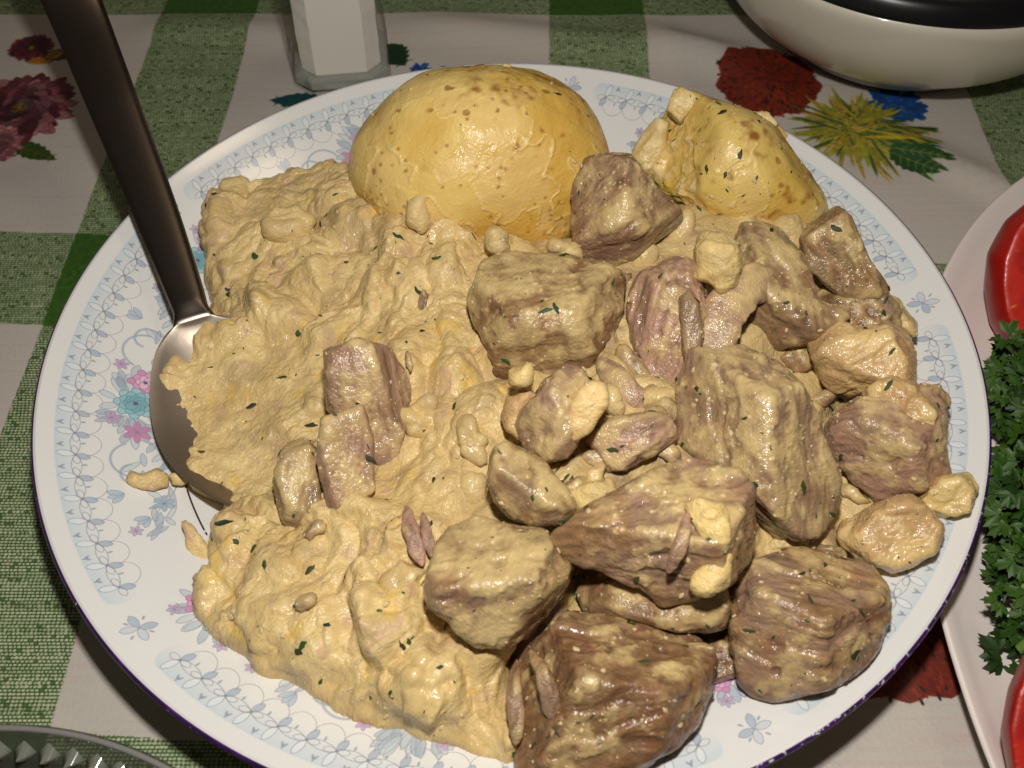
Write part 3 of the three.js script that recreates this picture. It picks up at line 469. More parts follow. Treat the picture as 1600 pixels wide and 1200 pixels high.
const sauce = heap({ name: 'sauce_bed', label: 'thick cream sauce with shreds of meat between and under the meat chunks', cat: 'sauce', step: 0.0005, shoulder: 0.014, amp: 0.5, herbs: 0.9,
  outline: [[745, 430], [900, 400], [1060, 360], [1200, 370], [1300, 430], [1390, 520], [1440, 640], [1440, 740], [1400, 820], [1340, 840], [1290, 930], [1160, 1010], [1100, 1090], [860, 1160], [800, 1100], [780, 1000], [700, 930], [700, 830], [760, 700], [750, 560]],
  heights: [[800, 600, 0.043], [960, 500, 0.042], [1000, 680, 0.044], [900, 760, 0.043], [960, 620, 0.044], [1060, 720, 0.042], [1100, 420, 0.042], [1200, 440, 0.041], [1150, 480, 0.041], [1280, 600, 0.028], [1320, 660, 0.018], [1250, 850, 0.026], [1340, 800, 0.022], [1000, 960, 0.022], [920, 930, 0.018], [900, 1080, 0.02], [1130, 1030, 0.013], [1050, 800, 0.03], [1400, 700, 0.02], [760, 980, 0.026], [830, 870, 0.036], [720, 800, 0.041]],
  colour: (x, y, z, c) => { const f = fbm(x * 130 + 3, y * 130, z * 130, 3), s = mix3(SAUCE, SAUCE2, 0.5 + 0.5 * noise(x * 150, y * 150, z * 150)); return mix3(mix3(s, c, 0.4), MEATS[3], ss(f, 0.06, 0.3) * 0.6); } });

// ---------------------------------------------------------------- potatoes
function potatoLook(S) {
  return (p, n, q) => {
    const x = p.x, y = p.y, z = p.z, big = fbm(x * 38 + S.seed, y * 38, z * 38, 3), fine = fbm(x * 300, y * 300, z * 300, 2);
    let c = mix3(S.base?.[0] ?? C3(210, 168, 78), S.base?.[1] ?? C3(228, 196, 116), ss(big, -0.3, 0.35)); let d = 0.002 * big + 0.00016 * fine;
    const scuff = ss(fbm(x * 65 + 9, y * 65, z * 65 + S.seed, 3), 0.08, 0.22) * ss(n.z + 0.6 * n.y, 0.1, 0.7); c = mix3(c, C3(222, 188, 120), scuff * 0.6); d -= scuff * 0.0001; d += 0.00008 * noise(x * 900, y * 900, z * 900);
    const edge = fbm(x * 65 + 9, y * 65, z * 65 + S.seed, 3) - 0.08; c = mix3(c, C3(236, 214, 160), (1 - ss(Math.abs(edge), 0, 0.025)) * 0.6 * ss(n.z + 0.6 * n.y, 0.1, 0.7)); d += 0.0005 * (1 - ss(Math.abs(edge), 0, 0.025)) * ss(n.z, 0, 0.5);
    const br = ss(fbm(x * 60 + 20, y * 60, z * 60 + S.seed * 2, 4, 0.6) + (S.brown ? S.brown(q) : 0) + 0.25 * fine, 0.28, 0.6); c = mix3(c, C3(146, 90, 34), br * clamp(0.6 + 0.8 * fine, 0, 0.95)); d += br * (0.00025 * noise(x * 260, y * 700, z * 260) + 0.0001 * fine);
    worley(x * 230 + S.seed, y * 230, z * 230); const id = WO.id, r0 = 0.06 + 0.14 * ((id * 7.3) % 1); if (id > 0.3) { const k = (1 - ss(WO.f1 + 0.4 * fine, r0 * 0.7, r0 * 0.7 + 0.12)) * ss(fbm(x * 45 + 70, y * 45, z * 45, 2), -0.3, 0.0); c = mix3(c, mix3(C3(156, 98, 34), C3(118, 66, 20), (id * 13) % 1), k * 0.75); d -= k * 0.0001; }
    worley(x * 430, y * 430, z * 430 + S.seed); if (WO.id > 0.66) c = mix3(c, C3(150, 96, 36), (1 - ss(WO.f1, 0.14, 0.34)) * 0.8 * ss(fbm(x * 70, y * 70, z * 70 + 60, 2), -0.25, 0.1));
    worley(x * 95 + S.seed, y * 95 + 4, z * 95); if (WO.id > 0.78) { const k = 1 - ss(WO.f1 + 0.35 * fine, 0.06, 0.26); c = mix3(c, C3(150, 92, 34), k * 0.6); }
    if (S.flesh) { const k = S.flesh(q, p); if (k > 0) { const f = fbm(x * 210, y * 210, z * 210, 4, 0.6); const fc = mix3(mix3(C3(218, 184, 104), C3(206, 172, 60), ss(fbm(x * 80, y * 80, z * 80, 2), -0.1, 0.4)), C3(232, 206, 150), ss(f, -0.05, 0.4)); c = mix3(c, fc, k); const e = ledge(noise(x * 110, y * 110, z * 110 + 4), 0.15); d = lerp(d, f * 0.0013 + e * 0.0022 - 0.0016, k); } }
    return [d, ...c];
  };
}
const potato1 = [[544, 252], [558, 213], [586, 175], [625, 136], [667, 112], [716, 103], [765, 101], [821, 107], [863, 121], [901, 143], [929, 175], [943, 210], [954, 241], [952, 300], [925, 355], [880, 395], [810, 412], [740, 408], [670, 400], [600, 375], [565, 330], [548, 280]];
piece({ name: 'boiled_potato', o: potato1, h: 0.0415, t: 0.033, tb: 0.032, p: 2.15, round: 8, seed: 4, res: 0.0005, mat: M.potato, look: potatoLook, brown: (q) => -0.04 + 0.45 * ss(q[1], 0.008, 0.024) * ss(q[0], -0.02, 0.012) + 0.25 * ss(-q[1], 0.014, 0.026), label: 'large whole boiled potato with speckled yellow skin, at the back of the dinner plate', cat: 'potato', herbs: 0.25, crumbs: 0.1 });
const potato2 = piece({ name: 'boiled_potato', o: [[985, 240], [1000, 208], [1022, 178], [1045, 148], [1062, 134], [1090, 146], [1130, 160], [1180, 176], [1215, 196], [1240, 236], [1262, 268], [1285, 305], [1295, 335], [1260, 370], [1180, 372], [1090, 352], [1030, 310]], c: [1140, 255], h: 0.038, t: 0.026, tb: 0.024, p: 2.2, round: 4, seed: 9, res: 0.00045, mat: M.potato, look: potatoLook, base: [C3(206, 170, 78), C3(220, 190, 108)], cuts: [[165, 52, 0.66]], edge: 0.003, brown: (q) => 0.42 * ss(q[1], -0.002, 0.01) * (1 - ss(q[0], 0.008, 0.02)) + 0.4 * ss(q[0] - 0.5 * q[1], 0.014, 0.024), flesh: (q) => 1 - ss(q[0] + 0.3 * q[1] + 0.0025 * fbm(q[0] * 150, q[1] * 150, 3, 3), -0.0125, -0.0085), label: 'broken potato half with brown skin and crumbling flesh, at the back right', cat: 'potato', herbs: 1.6 });
for (const S of [{ o: [[984, 244], [1000, 212], [1024, 184], [1046, 190], [1040, 240], [1014, 290], [994, 270]], h: 0.0405, t: 0.0035, seed: 91 }, { o: [[1042, 170], [1050, 146], [1063, 134], [1084, 144], [1104, 158], [1086, 176], [1058, 200], [1046, 192]], h: 0.0535, t: 0.002, seed: 92 }, { o: [[1172, 176], [1200, 174], [1218, 196], [1232, 212], [1222, 222], [1196, 200]], h: 0.05, t: 0.003, seed: 93 }]) {
  const m = piece({ ...S, name: 'crumbled_flesh', p: 3.5, round: 1, facets: 2, res: 0.00035, mat: M.potato, look: (q) => (p) => { const f = fbm(p.x * 220 + q.seed, p.y * 220, p.z * 220, 4, 0.6), c = mix3(C3(204, 176, 112), C3(226, 202, 146), ss(f, -0.3, 0.35)); return [f * 0.0006, ...c]; }, herbs: 0.5 }); potato2.attach(m); m.name = 'crumbled_flesh';
}
piece({ name: 'potato_piece', o: [[1372, 462], [1400, 468], [1428, 505], [1430, 525], [1400, 520], [1375, 500]], h: 0.034, t: 0.005, seed: 3, mat: M.potato, look: creamLook, label: 'small golden potato piece tucked under the topmost slab of meat at the right', cat: 'potato piece', herbs: 0 });

// ---------------------------------------------------------------- meat
const meatGroup = 'pieces of meat heaped on the plate';
const meat = (name, label, S) => piece({ name, label, cat: S.cat || 'meat chunk', group: meatGroup, facets: 4, flat: S.cat === 'meat slab' ? 0.55 : 0.76, ...S });
meat('meat_chunk', 'grey sauce-flecked meat cube leaning against the front right of the whole potato', { o: [[912, 248], [940, 241], [985, 241], [1010, 273], [1024, 290], [1073, 336], [1066, 360], [1010, 392], [968, 424], [940, 415], [901, 398], [891, 350], [894, 297]], h: 0.052, t: 0.013, pink: 0.25, seed: 1, tone: 1, sauce: 0.06, fa: 40, facets: 1, flat: 0, round: 1.2, edge: 0.0018, cuts: [[165, 42, 0.66], [20, 40, 0.68], [270, 50, 0.72]] });
meat('meat_chunk', 'broad knobbly meat chunk flecked with herbs, directly below the whole potato', { o: [[752, 410], [780, 396], [829, 393], [885, 400], [948, 410], [979, 431], [976, 487], [941, 540], [920, 578], [867, 586], [836, 612], [797, 606], [776, 585], [766, 550], [741, 505], [731, 470], [741, 440]], h: 0.047, t: 0.015, seed: 2, tone: 0, sauce: 0.16, fa: 10, facets: 1, flat: 0, round: 1.2, edge: 0.0018, cuts: [[268, 38, 0.7], [92, 48, 0.62], [0, 52, 0.76], [185, 50, 0.8]] });
meat('meat_chunk', 'pink fibrous meat piece standing upright between the herby chunk and the pale lump', { o: [[1000, 430], [1060, 400], [1090, 415], [1105, 470], [1118, 530], [1075, 612], [1040, 605], [1010, 595], [985, 530], [985, 465]], h: 0.044, t: 0.012, pink: 0.9, seed: 3, tone: 3, sauce: -0.1, fa: 80, fibreAmp: 1.8, cuts: [[0, 50, 0.75], [180, 45, 0.8]] });
meat('meat_chunk', 'ragged brown chunk behind the pale lump, at the foot of the broken potato', { o: [[1160, 350], [1215, 350], [1240, 380], [1262, 420], [1275, 470], [1330, 490], [1280, 535], [1220, 545], [1150, 543], [1128, 530], [1150, 470], [1140, 400]], h: 0.042, t: 0.014, seed: 4, tone: 1, sauce: 0.02, fa: -50, fibreAmp: 1.3, facets: 1, flat: 0, round: 1.2, edge: 0.0018, cuts: [[60, 40, 0.66], [250, 42, 0.66], [160, 45, 0.75]] });
meat('meat_slab', 'thin beige slab of meat jutting up at the right, over a dark gap', { cat: 'meat slab', p: 6, round: 0.8, edge: 0.0006, o: [[1250, 375], [1275, 325], [1305, 318], [1328, 340], [1345, 380], [1360, 410], [1390, 455], [1380, 466], [1320, 468], [1290, 445], [1262, 420]], h: 0.049, t: 0.006, seed: 5, tone: 4, sauce: 0.0, fa: -45, fibreAmp: 1.2, cuts: [[20, 35, 0.75]] });
meat('meat_chunk', 'brown chunk in the shade under the jutting beige slab', { o: [[1265, 450], [1310, 462], [1385, 458], [1405, 480], [1424, 505], [1428, 540], [1380, 550], [1270, 545], [1240, 500]], h: 0.033, t: 0.011, seed: 6, tone: 2, sauce: -0.1, fa: -20 });
meat('meat_chunk', 'square beige piece thickly coated in sauce near the right edge of the heap', { look: patty, o: [[1265, 520], [1300, 506], [1350, 515], [1400, 508], [1425, 530], [1430, 580], [1428, 605], [1380, 615], [1330, 618], [1290, 605], [1270, 565]], h: 0.037, t: 0.013, seed: 7, tone: 4, cuts: [[270, 55, 0.72], [180, 55, 0.85]] });
meat('meat_chunk', 'torn purplish chunk with a cream collar at the far right of the heap', { o: [[1285, 680], [1300, 648], [1340, 625], [1400, 610], [1440, 600], [1468, 602], [1484, 622], [1478, 660], [1475, 700], [1485, 745], [1450, 765], [1410, 772], [1370, 785], [1335, 752], [1300, 715]], h: 0.034, t: 0.014, pink: 0.5, seed: 8, tone: 3, sauce: 0.0, fa: 20, fibreAmp: 1.2, facets: 1, flat: 0, round: 1.2, edge: 0.0018, cuts: [[90, 45, 0.62], [262, 32, 0.72], [10, 50, 0.75]] });
meat('meat_slab', 'smooth cream-coated fold lying across the top of the torn purplish chunk', { cat: 'meat slab', p: 6, round: 0.8, edge: 0.0006, look: patty, o: [[1345, 615], [1390, 592], [1430, 600], [1455, 625], [1462, 660], [1445, 690], [1410, 675], [1370, 650]], h: 0.043, t: 0.005, seed: 9, tone: 4 });
meat('meat_chunk', 'pale smooth nub at the right tip of the heap, nearest the plate rim', { look: creamLook, o: [[1425, 770], [1470, 747], [1510, 743], [1523, 765], [1515, 802], [1480, 806], [1440, 795]], h: 0.03, t: 0.008, seed: 10, tone: 4, facets: 1, herbs: 0.2 });
meat('meat_chunk', 'flat beige round piece under the torn purplish chunk at the lower right', { look: patty, o: [[1310, 825], [1350, 795], [1420, 780], [1460, 797], [1470, 830], [1460, 860], [1420, 882], [1395, 888], [1350, 875], [1320, 852]], h: 0.03, t: 0.009, seed: 11, tone: 4, facets: 1 });
meat('meat_chunk', 'biggest ridged chunk right of centre, smeared with yellow sauce', { o: [[1060, 610], [1080, 545], [1120, 552], [1160, 540], [1215, 568], [1255, 605], [1278, 650], [1290, 700], [1312, 740], [1316, 790], [1280, 840], [1215, 842], [1180, 810], [1165, 760], [1100, 715], [1050, 690]], h: 0.044, t: 0.016, seed: 12, tone: 1, sauce: 0.15, fa: -60, fibreAmp: 1.3, facets: 1, flat: 0, round: 1.2, edge: 0.0018, cuts: [[195, 34, 0.66], [12, 48, 0.6], [95, 50, 0.8]] });
meat('meat_chunk', 'rounded meat nugget with a curled cream edge in the middle of the heap', { o: [[800, 668], [812, 640], [835, 617], [850, 596], [885, 571], [913, 578], [920, 596], [941, 602], [941, 628], [920, 659], [902, 697], [885, 718], [850, 722], [825, 708]], h: 0.053, t: 0.011, seed: 13, pink: 0.4, tone: 3, sauce: 0.12, fa: 50, fibreAmp: 0.6, facets: 1, flat: 0, round: 1.2, edge: 0.0018, cuts: [[40, 40, 0.72], [200, 42, 0.72]] });
piece({ name: 'sauce_curl', o: [[787, 648], [795, 624], [825, 614], [838, 622], [825, 650], [815, 685], [795, 672]], h: 0.049, t: 0.0035, p: 4, round: 1, seed: 14, mat: M.mash, look: patty, label: 'pale curl of sauce on the left side of the rounded nugget', cat: 'sauce curl', herbs: 0.5 });
piece({ name: 'sauce_curl', o: [[905, 620], [925, 600], [943, 602], [943, 632], [925, 668], [900, 690], [885, 680], [895, 650]], h: 0.06, t: 0.002, p: 4, round: 1, seed: 15, mat: M.mash, look: patty, label: 'ruffled pale sauce edge on the right side of the rounded nugget', cat: 'sauce curl', herbs: 0.5 });
meat('meat_chunk', 'smooth egg-shaped meat chunk left of the pointed wedge', { o: [[776, 701], [790, 690], [815, 704], [853, 725], [895, 778], [900, 798], [878, 820], [832, 822], [797, 808], [773, 785], [762, 750], [769, 715]], h: 0.05, t: 0.012, seed: 16, tone: 1, sauce: 0.12, fa: -40, fibreAmp: 0.5, facets: 1, flat: 0, round: 1.2, edge: 0.0018, cuts: [[60, 36, 0.7], [230, 40, 0.7]] });
meat('meat_chunk', 'oval tan chunk at the edge of the mash, left of the pointed wedge', { o: [[670, 890], [685, 850], [705, 825], [744, 808], [807, 825], [850, 832], [891, 885], [887, 906], [882, 934], [849, 976], [828, 1000], [786, 1014], [744, 1007], [716, 990], [705, 969], [674, 948], [667, 920]], h: 0.045, t: 0.016, seed: 17, tone: 4, sauce: 0.14, fa: 15, fibreAmp: 0.9, facets: 1, flat: 0, round: 1.2, edge: 0.0018, cuts: [[98, 42, 0.6], [265, 34, 0.68], [0, 55, 0.82]] });
meat('meat_chunk', 'large pointed wedge of fibrous meat in the middle front, carrying two pale lumps', { o: [[848, 850], [900, 802], [960, 770], [1030, 733], [1090, 715], [1150, 735], [1178, 760], [1188, 830], [1172, 880], [1130, 920], [1085, 935], [1035, 945], [1000, 920], [940, 892], [885, 872]], h: 0.053, t: 0.015, seed: 18, tone: 0, sauce: -0.12, fa: 28, fibreAmp: 1.4, facets: 1, flat: 0, round: 1.2, edge: 0.0018, cuts: [[108, 38, 0.55], [262, 40, 0.58], [0, 55, 0.85]] });
piece({ name: 'pale_lump', o: [[1068, 790], [1095, 776], [1130, 786], [1141, 825], [1138, 850], [1115, 852], [1090, 830]], h: 0.0655, t: 0.0035, seed: 19, p: 2.8, round: 4, mat: M.mash, look: creamLook, label: 'pale yellow lump on the right face of the pointed wedge, upper of two', cat: 'sauce lump', facets: 1, herbs: 0.4 });
piece({ name: 'pale_lump', o: [[1072, 918], [1082, 895], [1105, 868], [1142, 862], [1146, 885], [1138, 912], [1110, 932], [1085, 930]], h: 0.0565, t: 0.0035, seed: 20, p: 2.8, round: 4, mat: M.mash, look: creamLook, label: 'pale yellow lump on the right face of the pointed wedge, lower of two', cat: 'sauce lump', facets: 1, herbs: 0.2 });
strand({ name: 'meat_strand', path: [[1076, 800, 0.067], [1064, 848, 0.067], [1044, 896, 0.0605]], w: 0.0015, th: 0.0009, seed: 21, pink: 0.9, tone: 3, sauce: -0.2, label: 'pink strand of meat hanging down the front of the pointed wedge', cat: 'meat strand' });
piece({ name: 'pale_lump', o: [[1085, 385], [1100, 364], [1130, 362], [1155, 385], [1162, 412], [1150, 445], [1128, 461], [1108, 442], [1087, 438]], h: 0.058, t: 0.007, seed: 22, p: 2.4, round: 5, mat: M.mash, look: creamLook, label: 'round pale yellow lump in front of the broken potato', cat: 'sauce lump', herbs: 0 });
strand({ name: 'meat_strip', path: [[1215, 430, 0.052], [1160, 455, 0.053], [1130, 490, 0.051], [1115, 535, 0.047], [1090, 560, 0.044]], w: 0.0058, th: 0.0016, blunt: 5, seed: 23, pink: 0.7, tone: 3, sauce: 0.15, red: 0, label: 'curled pinkish strip of meat under the round pale lump', cat: 'meat strip' });
meat('meat_chunk', 'grey piece half hidden beneath the pointed wedge at the front', { o: [[890, 925], [940, 890], [1020, 900], [1070, 930], [1130, 910], [1143, 955], [1130, 985], [1060, 992], [980, 968], [915, 962]], h: 0.035, t: 0.01, seed: 24, tone: 1, sauce: 0.15, fa: 10, fibreAmp: 0.6 });
meat('meat_chunk', 'biggest brown chunk at the very front of the plate', { o: [[852, 985], [885, 955], [935, 955], [990, 960], [1045, 983], [1100, 1000], [1117, 1035], [1110, 1085], [1090, 1135], [1055, 1170], [1000, 1198], [940, 1225], [860, 1240], [812, 1225], [800, 1150], [792, 1050], [815, 1012]], h: 0.031, t: 0.018, seed: 25, tone: 2, sauce: -0.16, fa: 25, fibreAmp: 1.5, facets: 1, flat: 0, round: 1.2, edge: 0.0018, cuts: [[86, 50, 0.58], [178, 54, 0.62], [285, 20, 0.74], [350, 50, 0.8]] });
strand({ name: 'meat_strand', path: [[828, 1015, 0.043], [850, 1060, 0.044], [862, 1110, 0.039], [868, 1130, 0.036]], w: 0.0019, th: 0.0009, seed: 26, tone: 3, sauce: -0.3, label: 'dark pink strand on the left end of the frontmost chunk, inner of two', cat: 'meat strand' });
strand({ name: 'meat_strand', path: [[808, 1030, 0.036], [802, 1080, 0.037], [806, 1130, 0.034], [806, 1165, 0.031]], w: 0.0016, th: 0.0009, seed: 27, tone: 3, sauce: -0.2, label: 'dark pink strand on the left end of the frontmost chunk, outer of two', cat: 'meat strand' });
meat('meat_chunk', 'boxy coarse-grained chunk at the front right, close to the plate rim', { o: [[1138, 925], [1155, 892], [1190, 874], [1236, 857], [1295, 857], [1335, 874], [1365, 884], [1383, 913], [1391, 950], [1383, 997], [1355, 1034], [1302, 1070], [1250, 1084], [1208, 1091], [1173, 1081], [1155, 1060], [1145, 1007]], h: 0.032, t: 0.0185, seed: 28, tone: 0, sauce: -0.14, fa: 20, fibreAmp: 1.8, facets: 1, flat: 0, round: 1.2, edge: 0.0018, cuts: [[98, 54, 0.56], [268, 26, 0.7], [5, 58, 0.7], [182, 62, 0.85]] });
meat('meat_chunk', 'dark piece deep in the gap between the two front chunks', { o: [[1090, 985], [1140, 980], [1155, 1060], [1125, 1082], [1098, 1060]], h: 0.019, t: 0.009, seed: 29, tone: 2, sauce: -0.3, herbs: 0 });
meat('meat_shred', 'pinkish shredded meat in sauce at the centre of the heap', { cat: 'meat shred', o: [[915, 690], [945, 660], [990, 648], [1040, 650], [1062, 685], [1020, 712], [975, 735], [930, 738]], h: 0.044, t: 0.008, seed: 30, pink: 0.7, tone: 3, sauce: 0.1, fa: 20, fibreAmp: 1.6 });
strand({ name: 'meat_strand', path: [[935, 560, 0.045], [960, 590, 0.046], [990, 622, 0.045], [1010, 640, 0.043]], w: 0.0036, th: 0.0014, seed: 31, pink: 0.6, tone: 3, sauce: 0, label: 'pale mauve strand right of the rounded nugget', cat: 'meat strand' });
strand({ name: 'meat_strand', path: [[1005, 600, 0.044], [1035, 640, 0.045], [1060, 650, 0.044]], w: 0.0034, th: 0.0014, seed: 32, tone: 4, sauce: 0.2, label: 'sauce-coated strand under the upright pink piece', cat: 'meat strand' });
piece({ name: 'pale_lump', o: [[890, 770], [920, 752], [955, 748], [962, 770], [935, 800], [905, 802]], h: 0.047, t: 0.005, seed: 33, p: 2.8, round: 4, mat: M.mash, look: creamLook, label: 'small pale lump right of the egg-shaped chunk', cat: 'sauce lump' });
piece({ name: 'pale_lump', o: [[796, 577], [828, 570], [832, 600], [812, 608], [797, 600]], h: 0.058, t: 0.004, seed: 34, p: 2.8, round: 4, mat: M.mash, look: creamLook, label: 'small pale cube on the lower edge of the herby chunk', cat: 'sauce lump' });
piece({ name: 'pale_lump', o: [[1060, 465], [1075, 455], [1092, 470], [1100, 520], [1090, 570], [1068, 560]], h: 0.054, t: 0.004, seed: 35, p: 4.5, round: 2, tone: 1, sauce: -0.2, fa: 80, label: 'grey-brown sliver on the right side of the upright pink piece', cat: 'meat sliver' });
// meat sunk in the mash
meat('meat_slab', 'upper mauve slab of meat sunk in the mash', { cat: 'meat slab', p: 6, round: 0.8, o: [[508, 548], [560, 530], [612, 545], [641, 600], [637, 655], [619, 727], [592, 728], [556, 670], [512, 640]], h: 0.0405, t: 0.008, seed: 36, pink: 0.4, tone: 3, sauce: -0.14, fa: 84, fibreAmp: 0.9, facets: 0, flat: 0.6, cuts: [[8, 58, 0.6]], edge: 0.0005 });
meat('meat_slab', 'lower mauve slab of meat sunk in the mash', { cat: 'meat slab', p: 6, round: 0.8, o: [[503, 655], [566, 634], [583, 690], [585, 765], [556, 800], [512, 792], [496, 720]], h: 0.0415, t: 0.006, seed: 37, pink: 0.45, tone: 3, sauce: -0.02, fa: 70, fibreAmp: 0.7, facets: 0, flat: 0.6, cuts: [[190, 50, 0.8]], edge: 0.0005 });
meat('meat_chunk', 'small grey chunk sunk in the mash beside the spoon bowl', { o: [[430, 738], [450, 690], [475, 685], [500, 705], [496, 740], [505, 790], [480, 832], [445, 818], [426, 780]], h: 0.033, t: 0.008, seed: 38, tone: 1, sauce: 0.12, fa: 60, fibreAmp: 0.7, facets: 2 });
strand({ name: 'meat_strand', path: [[634, 790, 0.041], [645, 835, 0.043], [660, 885, 0.041]], w: 0.0019, th: 0.0006, seed: 39, pink: 0.9, red: 0.9, tone: 3, sauce: -0.35, label: 'short pink strand standing in the mash, thicker one', cat: 'meat strand' });
strand({ name: 'meat_strand', path: [[660, 800, 0.041], [668, 840, 0.043], [680, 880, 0.041]], w: 0.0013, th: 0.0006, seed: 40, pink: 0.9, red: 0.9, tone: 3, sauce: -0.3, label: 'short pink strand standing in the mash, thinner one', cat: 'meat strand' });
function clotLook(S) { const s = S.seed; return (p) => { const x = p.x + s, y = p.y, z = p.z, L = lumps(x, y, z, 0.15), [c] = mashColour(x, y, z, L); return [L.d * 0.55, ...mix3(c, mix3(SAUCE, SAUCE2, 0.5 + 0.5 * L.n2), 0.5)]; }; }
// shreds and torn bits bound in the sauce and in the mash: parts of them
const shred = (host, list) => list.forEach(([px, py, h, len, ang, w, tone, cream], i) => {
  for (let k = 0; k < 6; k++) { const q = P(px, py, h); h = lerp(h, topOf.get(host)(q.x, q.z), 0.7); }
  const a = ang * Math.PI / 180, c = Math.cos(a), s = -Math.sin(a), R = rng(px * 7 + py), o = []; for (let k = 0; k < 11; k++) { const q = k / 11 * 6.283, e = 0.55 + 0.75 * R(), x = Math.cos(q) * len / 2 * e, y = Math.sin(q) * w / 2 * e; o.push([px + x * c + y * s * -1, py + x * s + y * c]); }
  const m = piece({ name: 'torn_bit', o, h: h + 0.0004, t: 0.0018 + 0.0014 * R(), p: 3.2, round: 2.5, seed: 200 + i + px, tone, fa: ang, sauce: 0.02 + 0.25 * R(), fibreAmp: 1.4, facets: 1, red: 0.1, look: cream ? clotLook : undefined, res: 0.0005, herbs: 0.5, crumbs: 0.6 }); host.attach(m); m.name = cream ? 'sauce_clot' : 'meat_shred';
});
shred(sauce, [[960, 440, 0.05, 70, 20, 34, 1], [1000, 395, 0.05, 60, 150, 40, 4, 1], [1060, 355, 0.051, 60, 60, 34, 4, 1], [1235, 360, 0.048, 46, 70, 40, 4, 1], [950, 510, 0.049, 60, 80, 28, 3], [915, 555, 0.049, 50, 30, 26, 4, 1], [990, 570, 0.05, 70, 130, 24, 3], [1030, 625, 0.049, 80, 10, 30, 4, 1], [1010, 660, 0.05, 60, 40, 26, 3], [960, 635, 0.051, 46, 100, 24, 4, 1], [930, 715, 0.049, 60, 160, 28, 3], [985, 712, 0.05, 70, 20, 34, 4, 1], [1040, 705, 0.05, 60, 140, 24, 3], [930, 742, 0.049, 50, 60, 30, 4, 1], [900, 760, 0.048, 44, 20, 24, 1], [790, 640, 0.049, 44, 60, 30, 4, 1], [775, 680, 0.048, 50, 110, 26, 3], [740, 770, 0.046, 60, 60, 34, 4, 1], [1100, 555, 0.05, 56, 120, 40, 3], [1080, 600, 0.051, 50, 60, 26, 4, 1], [1175, 385, 0.051, 60, 30, 40, 3], [1200, 420, 0.051, 70, 170, 30, 4, 1], [1250, 455, 0.049, 50, 60, 30, 2], [1245, 560, 0.04, 60, 120, 44, 2], [1285, 625, 0.034, 54, 30, 26, 1], [1330, 770, 0.032, 60, 150, 30, 4, 1], [1230, 850, 0.036, 80, 10, 24, 4, 1], [1290, 862, 0.034, 60, 170, 26, 1], [985, 955, 0.037, 70, 20, 26, 1], [905, 955, 0.034, 40, 70, 24, 4, 1], [1440, 650, 0.037, 60, 100, 30, 2]]);
shred(mash, [[660, 470, 0.0475, 50, 80, 14, 3], [640, 570, 0.0465, 40, 100, 12, 3], [660, 655, 0.0475, 80, 170, 56, 4, 1], [735, 690, 0.0485, 70, 110, 50, 4, 1], [455, 350, 0.038, 40, 20, 16, 3], [490, 830, 0.039, 40, 40, 16, 3], [480, 940, 0.0395, 40, 30, 12, 3], [640, 900, 0.0455, 80, 20, 56, 4, 1]]);
// dabs on the bare china
const dab = (label, S) => piece({ name: 'mash_dab', label, cat: 'mash dab', mat: M.mash, look: mashLook, smear: 0.7, herbs: 0, crumbs: 0.2, res: 0.0003, ...S });
dab('lump of mash on the printed flowers of the rim, left of the spoon bowl', { o: [[196, 752], [205, 738], [222, 742], [245, 733], [262, 742], [264, 762], [240, 770], [210, 764]], h: 0.0205, t: 0.0028, seed: 41 });
dab('tiny crumb of mash touching the spoon bowl', { o: [[266, 742], [284, 740], [288, 754], [270, 758]], h: 0.0185, t: 0.002, seed: 42 });
dab('thin yellow smear of mash on the lower printed scrolls', { o: [[182, 800], [200, 796], [222, 806], [234, 826], [228, 836], [205, 822], [188, 814]], h: 0.0195, t: 0.0011, seed: 43 });
dab('streak of mash running from the heap over the china on the left', { o: [[285, 812], [300, 818], [322, 850], [350, 880], [340, 900], [305, 888], [292, 850]], h: 0.0162, t: 0.0013, seed: 44 });
dab('yellow drip of sauce on the right rim', { o: [[1448, 908], [1470, 908], [1486, 916], [1476, 924], [1452, 920]], h: 0.0262, t: 0.0009, seed: 45 });
// bits on the potatoes and the top of the mash
const bit = (label, S) => piece({ name: 'mash_bit', label, cat: 'mash bit', mat: M.mash, look: clotLook, p: 2.4, round: 4, herbs: 0.2, ...S });
bit('torn peak of mash leaning on the front of the whole potato', { o: [[640, 325], [655, 308], [672, 330], [684, 352], [660, 360], [640, 350]], h: 0.0465, t: 0.004, seed: 46 });
bit('small cone of mash below the front of the whole potato', { o: [[760, 385], [768, 356], [788, 366], [800, 392], [780, 398]], h: 0.0475, t: 0.004, seed: 47 });
bit('ragged mash bit between the whole potato and the grey cube', { o: [[855, 390], [862, 376], [895, 380], [908, 400], [880, 406]], h: 0.0485, t: 0.004, seed: 48 });
bit('crumb of sauce stuck on the top of the whole potato', { o: [[775, 106], [788, 97], [800, 100], [802, 108], [786, 110]], h: 0.066, t: 0.0015, seed: 49 });
bit('curl of mash with a hole on the upper left of the mash', { o: [[412, 345], [430, 322], [465, 325], [485, 345], [478, 368], [448, 380], [425, 372]], h: 0.0345, t: 0.004, seed: 50, cuts: [[100, 25, 0.7]] });

